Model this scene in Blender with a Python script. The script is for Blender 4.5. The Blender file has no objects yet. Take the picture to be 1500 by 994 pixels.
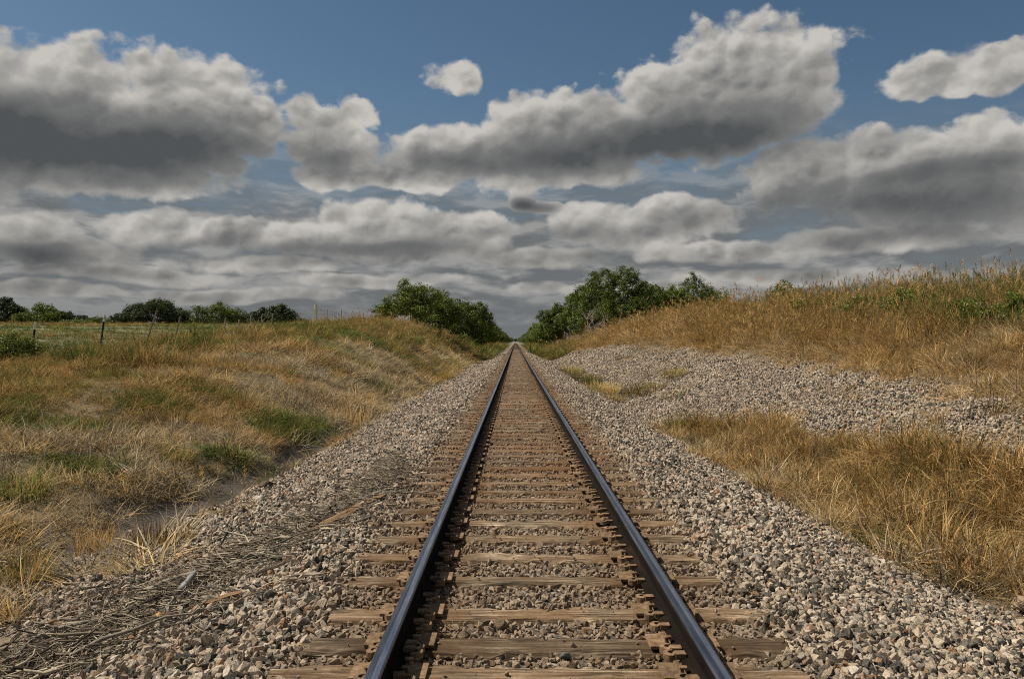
import bpy, bmesh, math, random
import numpy as np
from mathutils import Vector, Matrix, Euler

R = math.radians
random.seed(7)
rng = np.random.default_rng(11)
sc = bpy.context.scene
COL = sc.collection

# ------------------------------------------------------------------ camera
F = 1125.0                     # focal length in pixels of a 1500 px wide picture
CAMZ = 1.615
cam_d = bpy.data.cameras.new('camera'); cam_d.lens = 27.0; cam_d.sensor_width = 36.0
cam_d.clip_start = 0.1; cam_d.clip_end = 8000
cam = bpy.data.objects.new('camera', cam_d); COL.objects.link(cam)
cam.location = (0, 0, CAMZ); cam.rotation_euler = (R(90.15), 0, R(0.25))
sc.camera = cam
TC = 0.14                      # x of the centre line of the track

# ------------------------------------------------------------------ sun and exposure
SUN_EL, SUN_AZ = 52.0, -75.0   # azimuth from +Y (along the line), negative = left
sd = bpy.data.lights.new('sun', 'SUN'); sd.energy = 5.0; sd.angle = R(0.5); sd.color = (1.0, 0.91, 0.76)
sun = bpy.data.objects.new('sun', sd); COL.objects.link(sun)
sv = Vector((math.sin(R(SUN_AZ))*math.cos(R(SUN_EL)), math.cos(R(SUN_AZ))*math.cos(R(SUN_EL)), math.sin(R(SUN_EL))))
sun.rotation_euler = (-sv).to_track_quat('-Z', 'Y').to_euler()
sun.location = (-60, 20, 60)
vs = sc.view_settings
vs.view_transform = 'Standard'; vs.look = 'None'; vs.exposure = 0.32; vs.gamma = 1.0; vs.use_curve_mapping = False
sc.cycles.use_denoising = False
sc.cycles.max_bounces = 4; sc.cycles.diffuse_bounces = 2; sc.cycles.transparent_max_bounces = 6
sc.cycles.use_adaptive_sampling = True; sc.cycles.adaptive_threshold = 0.02
sc.cycles.filter_width = 1.1

# ------------------------------------------------------------------ node helpers
class NT:
    def __init__(s, tree): s.t = tree; s.n = tree.nodes; s.l = tree.links
    def new(s, typ, **kw):
        n = s.n.new(typ)
        for k, v in kw.items(): setattr(n, k, v)
        return n
    def put(s, sock, v):
        if isinstance(v, bpy.types.NodeSocket): s.l.new(v, sock)
        elif v is not None: sock.default_value = v
    def math(s, op, a, b=None, c=None, clamp=False):
        n = s.new('ShaderNodeMath', operation=op, use_clamp=clamp)
        for i, v in enumerate((a, b, c)): s.put(n.inputs[i], v)
        return n.outputs[0]
    def vec(s, op, a, b=None, c=None):
        n = s.new('ShaderNodeVectorMath', operation=op)
        for i, v in enumerate((a, b, c)): s.put(n.inputs[i], v)
        return n.outputs[1] if op == 'LENGTH' or op == 'DOT_PRODUCT' else n.outputs[0]
    def scale(s, a, f):
        n = s.new('ShaderNodeVectorMath', operation='SCALE'); s.put(n.inputs[0], a); s.put(n.inputs['Scale'], f); return n.outputs[0]
    def mapr(s, v, a, b, c, d, mode='LINEAR'):
        n = s.new('ShaderNodeMapRange', interpolation_type=mode); s.put(n.inputs[0], v)
        for i, q in enumerate((a, b, c, d)): s.put(n.inputs[i+1], q)
        return n.outputs[0]
    def noise(s, vec, scale, detail=4, rough=.55, out=0, dist=0):
        n = s.new('ShaderNodeTexNoise'); s.put(n.inputs['Vector'], vec); n.inputs['Scale'].default_value = scale
        n.inputs['Detail'].default_value = detail; n.inputs['Roughness'].default_value = rough; n.inputs['Distortion'].default_value = dist
        return n.outputs[out]
    def ramp(s, v, stops, mode='LINEAR'):
        n = s.new('ShaderNodeValToRGB'); s.put(n.inputs[0], v); cr = n.color_ramp; cr.interpolation = mode
        while len(cr.elements) < len(stops): cr.elements.new(0.5)
        for e, (p, c) in zip(cr.elements, stops):
            e.position = p; e.color = (c[0], c[1], c[2], 1) if hasattr(c, '__len__') else (c, c, c, 1)
        return n.outputs[0]
    def mix(s, f, a, b, mode='MIX'):
        n = s.new('ShaderNodeMix', data_type='RGBA', blend_type=mode)
        s.put(n.inputs[0], f)
        for sock, v in ((n.inputs[6], a), (n.inputs[7], b)):
            if isinstance(v, tuple) and len(v) == 3: v = (*v, 1)
            s.put(sock, v)
        return n.outputs[2]
    def attr(s, name, typ='GEOMETRY', out='Fac'):
        n = s.new('ShaderNodeAttribute', attribute_name=name, attribute_type=typ); return n.outputs[out]
    def xyz(s, v):
        n = s.new('ShaderNodeSeparateXYZ'); s.put(n.inputs[0], v); return n.outputs
    def comb(s, x, y, z):
        n = s.new('ShaderNodeCombineXYZ')
        for i, v in enumerate((x, y, z)): s.put(n.inputs[i], v)
        return n.outputs[0]

def material(name):
    m = bpy.data.materials.new(name); m.use_nodes = True
    nt = NT(m.node_tree); bs = m.node_tree.nodes['Principled BSDF']
    return m, nt, bs
def setb(nt, bs, color=None, rough=None, metal=None, bump=None, bstr=0.5, bdist=0.01, spec=None):
    if color is not None:
        if isinstance(color, tuple) and len(color) == 3: color = (*color, 1)
        nt.put(bs.inputs['Base Color'], color)
    if rough is not None: nt.put(bs.inputs['Roughness'], rough)
    if metal is not None: nt.put(bs.inputs['Metallic'], metal)
    if spec is not None: nt.put(bs.inputs['Specular IOR Level'], spec)
    if bump is not None:
        b = nt.new('ShaderNodeBump'); nt.put(b.inputs['Height'], bump); b.inputs['Strength'].default_value = bstr
        b.inputs['Distance'].default_value = bdist; nt.l.new(b.outputs[0], bs.inputs['Normal'])

# ------------------------------------------------------------------ sky
W = bpy.data.worlds.new('World'); sc.world = W; W.use_nodes = True
nt = NT(W.node_tree)
for n in list(nt.n): nt.n.remove(n)
wo = nt.new('ShaderNodeOutputWorld'); bg = nt.new('ShaderNodeBackground'); nt.l.new(bg.outputs[0], wo.inputs[0])
SKY_STRENGTH = 0.10
bg.inputs[1].default_value = SKY_STRENGTH
sky = nt.new('ShaderNodeTexSky', sky_type='NISHITA'); sky.sun_disc = False
sky.sun_elevation = R(SUN_EL); sky.sun_rotation = R(SUN_AZ); sky.air_density = 1.0; sky.dust_density = 0.6; sky.ozone_density = 2.0
# clouds as (azimuth, elevation) masses of the real sky: (u, v, ru, rv) in units of 1/1125 rad around the line's vanishing direction
BL = [(110,150,175,90),(270,165,150,96),(180,208,215,62),(-60,190,140,115),(360,188,84,58),(150,252,225,32),
      (485,215,68,60),(515,165,52,42,.7),(440,170,36,44,.6),(50,205,90,60),(500,262,90,22),
      (662,228,106,50),(800,188,105,62),(760,238,210,46),(1085,128,158,92),(980,158,115,78),(1165,132,84,70),(890,190,100,62),(1000,190,190,54),
      (600,265,120,22),
      (672,116,62,34,.62),(1370,118,90,30),(1475,95,80,36),
      (1180,262,120,52),(1265,235,110,42),(1330,250,160,56),(1450,225,160,58),(1400,290,230,52),
      (40,335,95,30),(215,330,85,27),(90,368,110,26),(345,345,70,24),(440,345,70,26),(550,325,95,36),(660,342,105,32),
      (766,300,26,15),(806,306,34,12),(860,325,75,34),(1000,315,90,32),(940,350,80,22),(600,368,150,18),(1060,370,140,18),(800,378,120,15),(380,385,140,14),(200,400,170,14),(560,410,160,12),(1150,405,200,14),(900,420,200,12),(60,425,160,12),(350,430,180,12),(1300,350,200,20)]
grp = bpy.data.node_groups.new('cloud field', 'ShaderNodeTree')
grp.interface.new_socket('P', in_out='INPUT', socket_type='NodeSocketVector')
grp.interface.new_socket('D', in_out='OUTPUT', socket_type='NodeSocketFloat')
g = NT(grp); gi = g.new('NodeGroupInput'); go = g.new('NodeGroupOutput')
acc = None
for (cx, cy, rx, ry, *am) in BL:
    u = math.atan((cx-755)/F); v = math.atan((500-cy)/math.hypot(F, cx-755))
    su, svv = F/rx, F/ry
    su *= 1.0/math.cos(math.atan((cx-755)/F))**2*1.0
    p = g.vec('MULTIPLY_ADD', gi.outputs[0], (su, svv, 0), (-u*su, -v*svv, 0))
    L = g.vec('LENGTH', p)
    b = g.math('SUBTRACT', am[0] if am else 1.0, g.math('POWER', L, 1.6))
    acc = b if acc is None else g.math('SMOOTH_MAX', acc, b, 0.14)
# clouds all round the rest of the sky (behind and beside the picture), from a broad noise
x, y, z = g.xyz(gi.outputs[0])
far = g.mapr(g.math('ABSOLUTE', x), 0.68, 0.95, 0.0, 1.0, 'SMOOTHSTEP')
hi = g.mapr(y, 0.46, 0.62, 0.0, 1.0, 'SMOOTHSTEP')
wide = g.noise(g.vec('MULTIPLY', gi.outputs[0], (1.6, 4.2, 1)), 1.5, 3, .5)
wd = g.math('MULTIPLY', g.math('SUBTRACT', wide, .5), 6.0)
wsel = g.math('MAXIMUM', far, hi)
wd2 = g.math('ADD', wd, g.math('MULTIPLY', g.math('SUBTRACT', wsel, 1.0), 4.0))
acc = g.math('MAXIMUM', acc, wd2)
acc = g.math('MAXIMUM', acc, -1.6)
n1 = g.noise(g.vec('MULTIPLY', gi.outputs[0], (1, 1.45, 1)), 11, 7, .58)
n2 = g.noise(g.vec('MULTIPLY', gi.outputs[0], (1, 1.2, 1)), 42, 5, .6)
d = g.math('ADD', acc, g.math('MULTIPLY', g.math('SUBTRACT', n1, .5), 1.05))
d = g.math('ADD', d, g.math('MULTIPLY', g.math('SUBTRACT', n2, .5), .75))
def puff(gg, vec_, sc_):
    v_ = gg.new('ShaderNodeTexVoronoi', feature='SMOOTH_F1', voronoi_dimensions='2D'); gg.put(v_.inputs['Vector'], vec_); v_.inputs['Scale'].default_value = sc_; v_.inputs['Smoothness'].default_value = .35
    return v_.outputs['Distance']
pw = g.vec('MULTIPLY_ADD', g.noise(gi.outputs[0], 20, 3, .6, out=1), (.03, .03, 0), g.vec('MULTIPLY', gi.outputs[0], (1, 1.25, 0)))
d = g.math('ADD', d, g.math('MULTIPLY', g.math('SUBTRACT', .42, puff(g, pw, 15)), .50))
d = g.math('ADD', d, g.math('MULTIPLY', g.math('SUBTRACT', .42, puff(g, pw, 38)), .42))
g.l.new(d, go.inputs[0])

tc = nt.new('ShaderNodeTexCoord'); dirv = tc.outputs['Generated']
dx, dy, dz = nt.xyz(nt.vec('NORMALIZE', dirv))
az = nt.math('ARCTAN2', dx, dy); el = nt.math('ARCSINE', dz)
P = nt.comb(az, el, 0.0)
warp = nt.vec('SUBTRACT', nt.noise(P, 7, 3, .5, out=1), (.5, .5, .5))
P2 = nt.vec('MULTIPLY_ADD', warp, (.07, .035, 0), P)
def field(off):
    gn = nt.new('ShaderNodeGroup', node_tree=grp); nt.l.new(nt.vec('MULTIPLY_ADD', warp, (.050, .032, 0), nt.vec('ADD', P, off)), gn.inputs[0]); return gn.outputs[0]
D0 = field((0, 0, 0))
lowk = nt.mapr(el, .10, .20, 1, 0)
alpha = nt.mapr(D0, nt.math('MULTIPLY', lowk, -.16), nt.math('MULTIPLY_ADD', lowk, .18, .36), 0, 1, 'SMOOTHSTEP')
# shaded bellies of the cloud masses (same units as the masses above), weight last
DK = [(190,225,230,42,.9),(-20,215,120,60,.8),(330,215,110,40,.45),(480,235,60,32,.30),(150,180,240,45,.30),
      (640,240,110,22,.55),(800,232,120,30,.6),(900,215,120,40,.6),(1080,205,165,42,.85),(1090,160,150,45,.35),
      (1260,300,200,28,.85),(1430,245,120,20,.55),(1440,325,160,35,.6),(1120,300,60,22,.4),(1290,262,110,12,.35),
      (60,385,100,20,.8),(20,360,80,14,.5),(215,362,80,13,.5),(345,362,80,12,.4),(450,366,80,12,.5),(560,360,90,14,.5),(660,366,110,13,.5),(830,348,90,16,.6),
      (772,303,34,14,1.1),(990,335,70,14,.5),(1060,392,150,10,.5),(900,378,60,14,.5),(600,385,140,9,.5),(1250,350,150,15,.3)]
dark = None
for (cx, cy, rx, ry, w_) in DK:
    u = math.atan((cx-755)/F); v = math.atan((500-cy)/math.hypot(F, cx-755)); su = F/rx/math.cos(u)**2; svv = F/ry
    p = nt.vec('MULTIPLY_ADD', P2, (su, svv, 0), (-u*su, -v*svv, 0))
    e = nt.math('EXPONENT', nt.math('MULTIPLY', nt.vec('DOT_PRODUCT', p, p), -1.0))
    dark = nt.math('MULTIPLY', e, w_) if dark is None else nt.math('MULTIPLY_ADD', e, w_, dark)
side = nt.math('MAXIMUM', nt.mapr(nt.math('ABSOLUTE', az), .66, .85, 0, 1), nt.mapr(el, .46, .6, 0, 1))
dark = nt.math('ADD', dark, nt.math('MULTIPLY', side, nt.mapr(D0, .3, 1.6, 0, .9)))
r1 = nt.noise(nt.vec('MULTIPLY', P, (1, 1.45, 1)), 11, 5, .58)
r2 = nt.noise(nt.vec('ADD', nt.vec('MULTIPLY', P, (1, 1.45, 1)), (-.010, .018, 0)), 11, 5, .58)
pw0 = nt.vec('MULTIPLY_ADD', nt.noise(P, 20, 3, .6, out=1), (.03, .03, 0), nt.vec('MULTIPLY', P, (1, 1.25, 0)))
v1 = puff(nt, pw0, 15); v2 = puff(nt, nt.vec('ADD', pw0, (-.007, .014, 0)), 15)
v3 = puff(nt, pw0, 38); v4 = puff(nt, nt.vec('ADD', pw0, (-.003, .006, 0)), 38)
relief = nt.math('SUBTRACT', r2, r1)
relief = nt.math('ADD', relief, nt.math('MULTIPLY', nt.math('ADD', nt.math('SUBTRACT', v1, v2), nt.math('MULTIPLY', nt.math('SUBTRACT', v3, v4), .6)), .8))
relief = nt.math('MULTIPLY', relief, nt.mapr(dark, 0, .7, 1, .3))
soft = nt.noise(nt.vec('MULTIPLY', P, (1, 2.0, 1)), 6, 4, .5)
shade = nt.math('ADD', nt.mapr(dark, 0, 1.25, .0, .88), nt.mapr(D0, .05, 1.0, .0, .30))
shade = nt.math('ADD', shade, nt.math('MULTIPLY', relief, .85))
shade = nt.math('ADD', shade, nt.math('MULTIPLY', nt.math('SUBTRACT', soft, .5), .34), clamp=True)
k = .82/SKY_STRENGTH
def kc(r, g_, b): return (r*k, g_*k, b*k)
ccol = nt.ramp(shade, [(0, (.55,.53,.495)), (.28, (.36,.35,.33)), (.6, (.185,.186,.184)), (1, (.082,.088,.092))])
ccol = nt.scale(ccol, nt.mapr(el, .02, .15, .66*k, k))
# low grey deck that thickens towards the horizon
deckn = nt.noise(nt.vec('MULTIPLY', P2, (1, 3.6, 1)), 7.5, 6, .56)
deckn2 = nt.noise(nt.vec('ADD', nt.vec('MULTIPLY', P2, (1, 3.6, 1)), (0, .05, 0)), 7.5, 6, .56)
deckc = nt.mapr(nt.math('SUBTRACT', deckn, nt.math('MULTIPLY', el, 1.2)), .02, .36, .30, 1, 'SMOOTHSTEP')
deckv = nt.mapr(nt.math('SUBTRACT', deckn, deckn2), -.06, .09, 0, 1)
deckcol = nt.scale(nt.ramp(deckv, [(0, (.145,.154,.160)), (.5, (.20,.207,.21)), (1, (.30,.30,.295))]), k)
skyc = nt.mix(1.0, sky.outputs[0], (0.40, 0.46, 0.46), 'MULTIPLY')
hz = nt.mapr(el, .0, .32, 1, 0)
skyc = nt.mix(nt.math('MULTIPLY', hz, .75), skyc, kc(.155, .205, .26))
skyc = nt.mix(nt.math('MULTIPLY', deckc, nt.mapr(el, .15, .28, 1.0, 0.0)), skyc, deckcol)
fin = nt.mix(alpha, skyc, ccol)
low = nt.mapr(el, -.01, .085, .80, 0, 'SMOOTHSTEP')
fin = nt.mix(low, fin, kc(.168, .178, .186))
nt.l.new(fin, bg.inputs[0])

# ------------------------------------------------------------------ object helpers
def tag(o, label=None, cat=None, group=None, kind=None):
    if label: o['label'] = label
    if cat: o['category'] = cat
    if group: o['group'] = group
    if kind: o['kind'] = kind
    return o
def link(name, data, parent=None, loc=None, rot=None):
    o = bpy.data.objects.new(name, data); COL.objects.link(o)
    if parent is not None: o.parent = parent
    if loc is not None: o.location = loc
    if rot is not None: o.rotation_euler = rot
    return o
def mesh_np(name, V, Fc, mats=(), smooth=False, attrs=None):
    """V (n,3), Fc (m,k) numpy -> mesh"""
    me = bpy.data.meshes.new(name)
    V = np.asarray(V, dtype=np.float32); Fc = np.asarray(Fc, dtype=np.int32)
    me.vertices.add(len(V)); me.vertices.foreach_set('co', V.ravel())
    k_ = Fc.shape[1]
    me.loops.add(Fc.size); me.loops.foreach_set('vertex_index', Fc.ravel())
    me.polygons.add(len(Fc)); me.polygons.foreach_set('loop_start', np.arange(0, Fc.size, k_, dtype=np.int32))
    me.polygons.foreach_set('loop_total', np.full(len(Fc), k_, dtype=np.int32))
    me.update(calc_edges=True)
    if not smooth: me.polygons.foreach_set('use_smooth', np.zeros(len(Fc), dtype=bool))
    else: me.polygons.foreach_set('use_smooth', np.ones(len(Fc), dtype=bool))
    for k2, arr in (attrs or {}).items():
        a = me.attributes.new(k2, 'FLOAT', 'POINT'); a.data.foreach_set('value', np.asarray(arr, dtype=np.float32))
    for m in mats: me.materials.append(m)
    return me
def mesh_bm(name, bm, mats=(), smooth=False):
    me = bpy.data.meshes.new(name); bm.to_mesh(me); bm.free()
    for m in mats: me.materials.append(m)
    if smooth:
        for p in me.polygons: p.use_smooth = True
    return me
def vnoise(x, y, seed=0):
    xi = np.floor(x).astype(np.int64); yi = np.floor(y).astype(np.int64); fx = x-xi; fy = y-yi
    fx = fx*fx*(3-2*fx); fy = fy*fy*(3-2*fy)
    def h(a, b):
        n = (a*374761393 + b*668265263 + seed*1442695041) & 0x7fffffff
        n = ((n ^ (n >> 13))*1274126177) & 0x7fffffff
        return ((n ^ (n >> 16)) & 0xffff)/65535.0
    return (h(xi,yi)*(1-fx)+h(xi+1,yi)*fx)*(1-fy)+(h(xi,yi+1)*(1-fx)+h(xi+1,yi+1)*fx)*fy
def fbm(x, y, sc_, oct_=3, seed=0):
    s = 0; a = 1; tot = 0
    for i in range(oct_):
        s = s + a*vnoise(x*sc_*2**i+17.3*i, y*sc_*2**i-9.1*i, seed+i); tot += a; a *= .5
    return s/tot

# ------------------------------------------------------------------ terrain
ZR = np.array([-40, 5, 10, 17, 25, 35, 50, 65, 80, 110, 156, 250, 600, 3000.])
LX = np.array([1.42, 2.0, 3.0, 4.2, 5.2, 6.5, 8, 9.5, 12, 16, 30, 80, 200, 3000.])
LT = np.array([
 [-.02,-.17,-.45,-.66,-.70,-.66,-.50,-.22,.25,.72,1.0,2.0,3.0,4],
 [-.02,-.17,-.45,-.66,-.70,-.66,-.50,-.22,.25,.72,1.0,2.0,3.0,4],
 [-.02,-.17,-.45,-.68,-.66,-.50,-.25,.05,.45,.82,1.1,2.1,3.3,4],
 [-.02,-.16,-.45,-.66,-.45,-.12,.22,.5,.75,.92,1.2,2.2,3.5,4],
 [-.02,-.16,-.45,-.62,-.30,.25,.70,.98,1.05,1.0,1.3,2.4,3.7,4],
 [-.02,-.16,-.45,-.60,-.10,.60,1.30,1.7,1.75,1.5,1.8,2.9,3.9,4],
 [-.02,-.16,-.45,-.58,.0,.95,1.9,2.6,2.7,2.35,2.4,3.2,4.0,4],
 [-.02,-.16,-.45,-.55,.1,1.1,2.15,2.9,3.1,2.95,2.9,3.4,4.1,4],
 [-.02,-.16,-.45,-.55,.1,1.0,2.1,2.9,3.2,3.2,3.2,3.6,4.2,4],
 [-.02,-.16,-.45,-.50,.0,.8,1.5,2.0,2.6,3.0,3.4,3.8,4.4,4],
 [-.02,-.16,-.42,-.45,-.1,.3,.8,1.2,1.8,2.5,3.4,3.95,4.8,4],
 [-.02,-.16,-.40,-.40,-.3,.0,.3,.6,1.0,1.6,2.5,3.5,4.6,4],
 [-.02,-.16,-.40,-.40,-.3,-.2,-.1,.1,.2,.4,.7,1.0,1.0,1],
 [-.02,-.16,-.40,-.40,-.3,-.2,-.1,.0,.0,.0,.0,.0,.0,0]])
RX = np.array([1.72, 2.4, 3.2, 4.0, 4.8, 5.6, 6.5, 7.5, 9, 11, 14, 18, 30, 80, 200, 3000.])
RT = np.array([
 [-.02,-.2,-.5,-.72,-.75,-.72,-.5,.3,.85,1.5,2.0,2.1,2.1,2.4,3,3],
 [-.02,-.2,-.5,-.72,-.75,-.72,-.5,.3,.85,1.5,2.0,2.1,2.1,2.4,3,3],
 [-.02,-.2,-.5,-.70,-.72,-.62,-.3,.45,.9,1.5,2.0,2.1,2.1,2.4,3,3],
 [-.02,-.2,-.48,-.66,-.6,-.4,-.1,.3,.8,1.45,2.1,2.25,2.25,2.5,3,3],
 [-.02,-.2,-.45,-.60,-.4,-.15,.1,.4,.8,1.5,2.45,2.7,2.7,2.8,3,3],
 [-.02,-.2,-.45,-.55,-.3,0,.25,.5,.9,1.5,2.65,3.0,3.0,3.0,3,3],
 [-.02,-.2,-.45,-.5,-.2,.1,.35,.6,1.0,1.8,3.1,3.5,3.5,3.5,3.4,3],
 [-.02,-.2,-.45,-.5,-.2,.2,.45,.8,1.3,2.1,3.3,3.7,3.7,3.7,3.6,3],
 [-.02,-.2,-.45,-.5,-.2,.2,.6,1.0,1.6,2.4,3.5,4.0,4.2,4.3,4.4,4],
 [-.02,-.2,-.45,-.55,-.45,-.2,.1,.5,1.0,1.8,2.7,3.3,3.8,4.2,4.4,4],
 [-.02,-.2,-.45,-.55,-.5,-.4,-.2,.1,.4,.9,1.8,2.5,3.5,4.2,4.4,4],
 [-.02,-.2,-.4,-.4,-.3,-.2,-.1,.1,.3,.6,1.0,1.6,2.5,3.5,4.2,4],
 [-.02,-.2,-.4,-.4,-.3,-.2,-.1,.0,.1,.2,.4,.5,.7,1,1,1],
 [-.02,-.2,-.4,-.4,-.3,-.2,-.1,.0,.0,.0,.0,.0,.0,0,0,0]])
def bil(T, XS, a, b):
    i = np.clip(np.searchsorted(ZR, b)-1, 0, len(ZR)-2); j = np.clip(np.searchsorted(XS, a)-1, 0, len(XS)-2)
    t = np.clip((b-ZR[i])/(ZR[i+1]-ZR[i]), 0, 1); s = np.clip((a-XS[j])/(XS[j+1]-XS[j]), 0, 1)
    return (T[i,j]*(1-s)+T[i,j+1]*s)*(1-t)+(T[i+1,j]*(1-s)+T[i+1,j+1]*s)*t
BED = -0.040
def hgt(x, y):
    x = np.asarray(x, dtype=float); y = np.asarray(y, dtype=float)
    x, y = np.broadcast_arrays(x, y)
    z = np.where(x < TC, bil(LT, LX, -x, y), bil(RT, RX, x, y))
    inb = (np.abs(x-TC) < 1.34)
    edge = np.clip((np.abs(x-TC)-1.18)/.34, 0, 1)
    tr = BED*(1-edge)+(-.02)*edge
    z = np.where(np.abs(x-TC) < 1.52, np.where((x-TC < 0) | (x-TC > 0), tr, tr), z)
    off = np.abs(x-TC)
    lump = np.clip((off-3.6)/2.0, 0, 1)
    z = z + lump*((fbm(x, y, .35, 3, 3)-.5)*.34+(fbm(x, y, 1.3, 2, 9)-.5)*.14)*np.clip(1.4-y/300, .2, 1)
    shoulder = np.clip((off-1.5)/.5, 0, 1)
    z = z + shoulder*(fbm(x, y, .9, 2, 5)-.5)*.06 - .20*mud_mask(x, y)
    return z
def H(x, y): return float(hgt(np.array([x]), np.array([y]))[0])
# the edges between gravel and vegetation
def itp(y, ys, xs): return np.interp(y, ys, xs)
def toeL(y): return itp(y, [2,5,8,9.5,11,18,43,90,150,400], [6.6,6.2,5.6,4.9,4.4,4.0,4.2,3.9,3.4,3.0])
def ballR(y): return itp(y, [3,6,8,12,20,30,60,100,150,400], [4.65,4.40,3.95,3.7,3.45,3.4,3.4,3.4,3.2,3.0])
def pileB(y): return itp(y, [3,10,14,17,19.5,21], [6.7,6.3,5.6,4.9,3.6,3.4])      # inner edge of the stone pile
def pileT(y): return itp(y, [3,8,11,14,17,22,30,44,62,75,90,104,150], [7.6,7.8,7.9,8.1,8.5,9.1,9.6,9.8,9.1,7.2,5.8,4.6,3.4])
def wob(x, y, a=.5, s=.8, seed=31): return (fbm(x, y, s, 3, seed)-.5)*2*a
def gravel_mask(x, y):
    w = wob(x, y, .45)
    L = 1/(1+np.exp(-(toeL(y)+w+x)/.12))
    L = L*(1-.85*np.clip((fbm(x, y, 1.1, 3, 231)-.50)*7, 0, 1)*(x < -3.3)*(y < 9.5))
    Rg = 1/(1+np.exp(-(ballR(y)+w*.8-x)/.10))
    pile = 1/(1+np.exp(-(x-pileB(y)-w*.5)/.12))*1/(1+np.exp(-(pileT(y)+w*2.0-x)/.35))
    return np.where(x < TC, L, np.maximum(Rg, pile))
def mud_mask(x, y):
    c = itp(y, [7,9.5,12,15,19,24], [5.2,5.0,4.75,4.45,4.35,4.3]); wd = itp(y, [7,9,12,16,20,24], [.0,.62,.60,.45,.30,0.01])
    return np.clip(1.4-np.abs(-x-c-wob(x,y,.25,1.3,77))/(wd+.02), 0, 1)*(y > 7)*(y < 23)

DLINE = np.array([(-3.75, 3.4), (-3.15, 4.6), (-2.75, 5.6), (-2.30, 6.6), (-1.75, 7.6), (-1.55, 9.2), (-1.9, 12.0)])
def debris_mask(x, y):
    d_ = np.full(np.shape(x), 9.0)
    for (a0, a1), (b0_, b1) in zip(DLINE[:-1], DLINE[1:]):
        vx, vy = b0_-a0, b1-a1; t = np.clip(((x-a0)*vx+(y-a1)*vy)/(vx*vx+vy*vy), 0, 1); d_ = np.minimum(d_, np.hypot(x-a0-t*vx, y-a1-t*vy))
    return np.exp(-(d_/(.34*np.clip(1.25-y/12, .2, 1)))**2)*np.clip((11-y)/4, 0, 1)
xs = np.concatenate([[-3000,-1500,-700,-400,-250,-160,-110], np.arange(-80,-30,3.0), np.arange(-30,-10,.8), np.arange(-10,-1.9,.14), np.linspace(-1.9,2.2,50), np.arange(2.3,11,.14), np.arange(11,30,.8), np.arange(30,80,3.0), [80,110,160,250,400,700,1500,3000]])
ys_ = [-40, -20, -10, -5]; yv = -2.0
while yv < 3000: ys_.append(yv); yv += max(.14, yv*.012)
ys_.append(3200)
ys = np.array(ys_)
GX, GY = np.meshgrid(xs, ys)
gx, gy = GX.ravel(), GY.ravel()
gz = hgt(gx, gy)
nx, ny = len(xs), len(ys)
ii = np.arange(nx*ny).reshape(ny, nx)
Fq = np.stack([ii[:-1,:-1], ii[:-1,1:], ii[1:,1:], ii[1:,:-1]], -1).reshape(-1, 4)
gm = gravel_mask(gx, gy)
green = np.clip((fbm(gx, gy, .25, 3, 21)-.48)*5, 0, 1)*(gx < 0)
green = np.where((gx < -15.5), np.clip(.55+(fbm(gx, gy, .08, 3, 4)-.5)*1.6-np.clip((gy-110)/60,0,.45), 0, 1), green)
green = np.where(gy > 120, np.maximum(green, .6*(np.abs(gx) < 15)), green)

m_ground, nt, bs = material('ground soil and ballast bed')
pos = nt.new('ShaderNodeNewGeometry').outputs['Position']
px_, py_, pz_ = nt.xyz(pos)
gr = nt.attr('gravel'); gn_ = nt.attr('green'); md = nt.attr('mud')
vor = nt.new('ShaderNodeTexVoronoi'); nt.put(vor.inputs['Vector'], pos); vor.inputs['Scale'].default_value = 19
vr = nt.xyz(vor.outputs['Color'])[0]
rock = nt.ramp(vr, [(0, (.05,.052,.05)), (.2, (.13,.13,.12)), (.35, (.33,.27,.215)), (.7, (.42,.345,.275)), (.9, (.48,.41,.34)), (1, (.36,.23,.16))])
rock = nt.mix(nt.mapr(vor.outputs['Distance'], .25, .75, 0, .8), rock, (.05,.042,.035))
big = nt.noise(pos, .6, 3)
rock = nt.mix(nt.mapr(big, .35, .7, .0, .35), rock, (.20,.155,.115))
ax = nt.math('ABSOLUTE', nt.math('SUBTRACT', px_, TC))
rail_d = nt.math('ABSOLUTE', nt.math('SUBTRACT', ax, .7525))
stain = nt.mapr(rail_d, .1, .75, .72, .0, 'SMOOTHSTEP')
rock = nt.mix(stain, rock, (.135,.080,.040))
dn = nt.noise(pos, 2.5, 5, .6); dn2 = nt.noise(pos, 23, 6, .75)
soil = nt.ramp(dn, [(.3, (.075,.052,.030)), (.5, (.13,.095,.055)), (.7, (.21,.16,.10))])
soil = nt.mix(nt.mapr(dn2, .4, .7, 0, .5), soil, (.30,.235,.15))
grc = nt.ramp(dn2, [(.3, (.05,.065,.02)), (.55, (.11,.125,.04)), (.75, (.20,.19,.08))])
soil = nt.mix(gn_, soil, grc)
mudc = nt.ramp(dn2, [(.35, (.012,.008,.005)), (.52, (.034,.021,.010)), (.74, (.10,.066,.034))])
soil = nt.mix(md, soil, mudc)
colr = nt.mix(nt.math('MULTIPLY', gr, nt.math('SUBTRACT', 1.0, md)), soil, rock)
hgt_b = nt.math('ADD', nt.math('MULTIPLY', vor.outputs['Distance'], nt.math('MULTIPLY', gr, -.9)), nt.math('MULTIPLY', dn2, .5))
setb(nt, bs, colr, nt.mapr(md, 0, 1, .95, .6), 0, hgt_b, .8, .05)
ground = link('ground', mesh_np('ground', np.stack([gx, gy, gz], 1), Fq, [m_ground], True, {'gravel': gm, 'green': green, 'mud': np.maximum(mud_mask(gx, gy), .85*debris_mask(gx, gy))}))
tag(ground, kind='structure')

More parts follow.
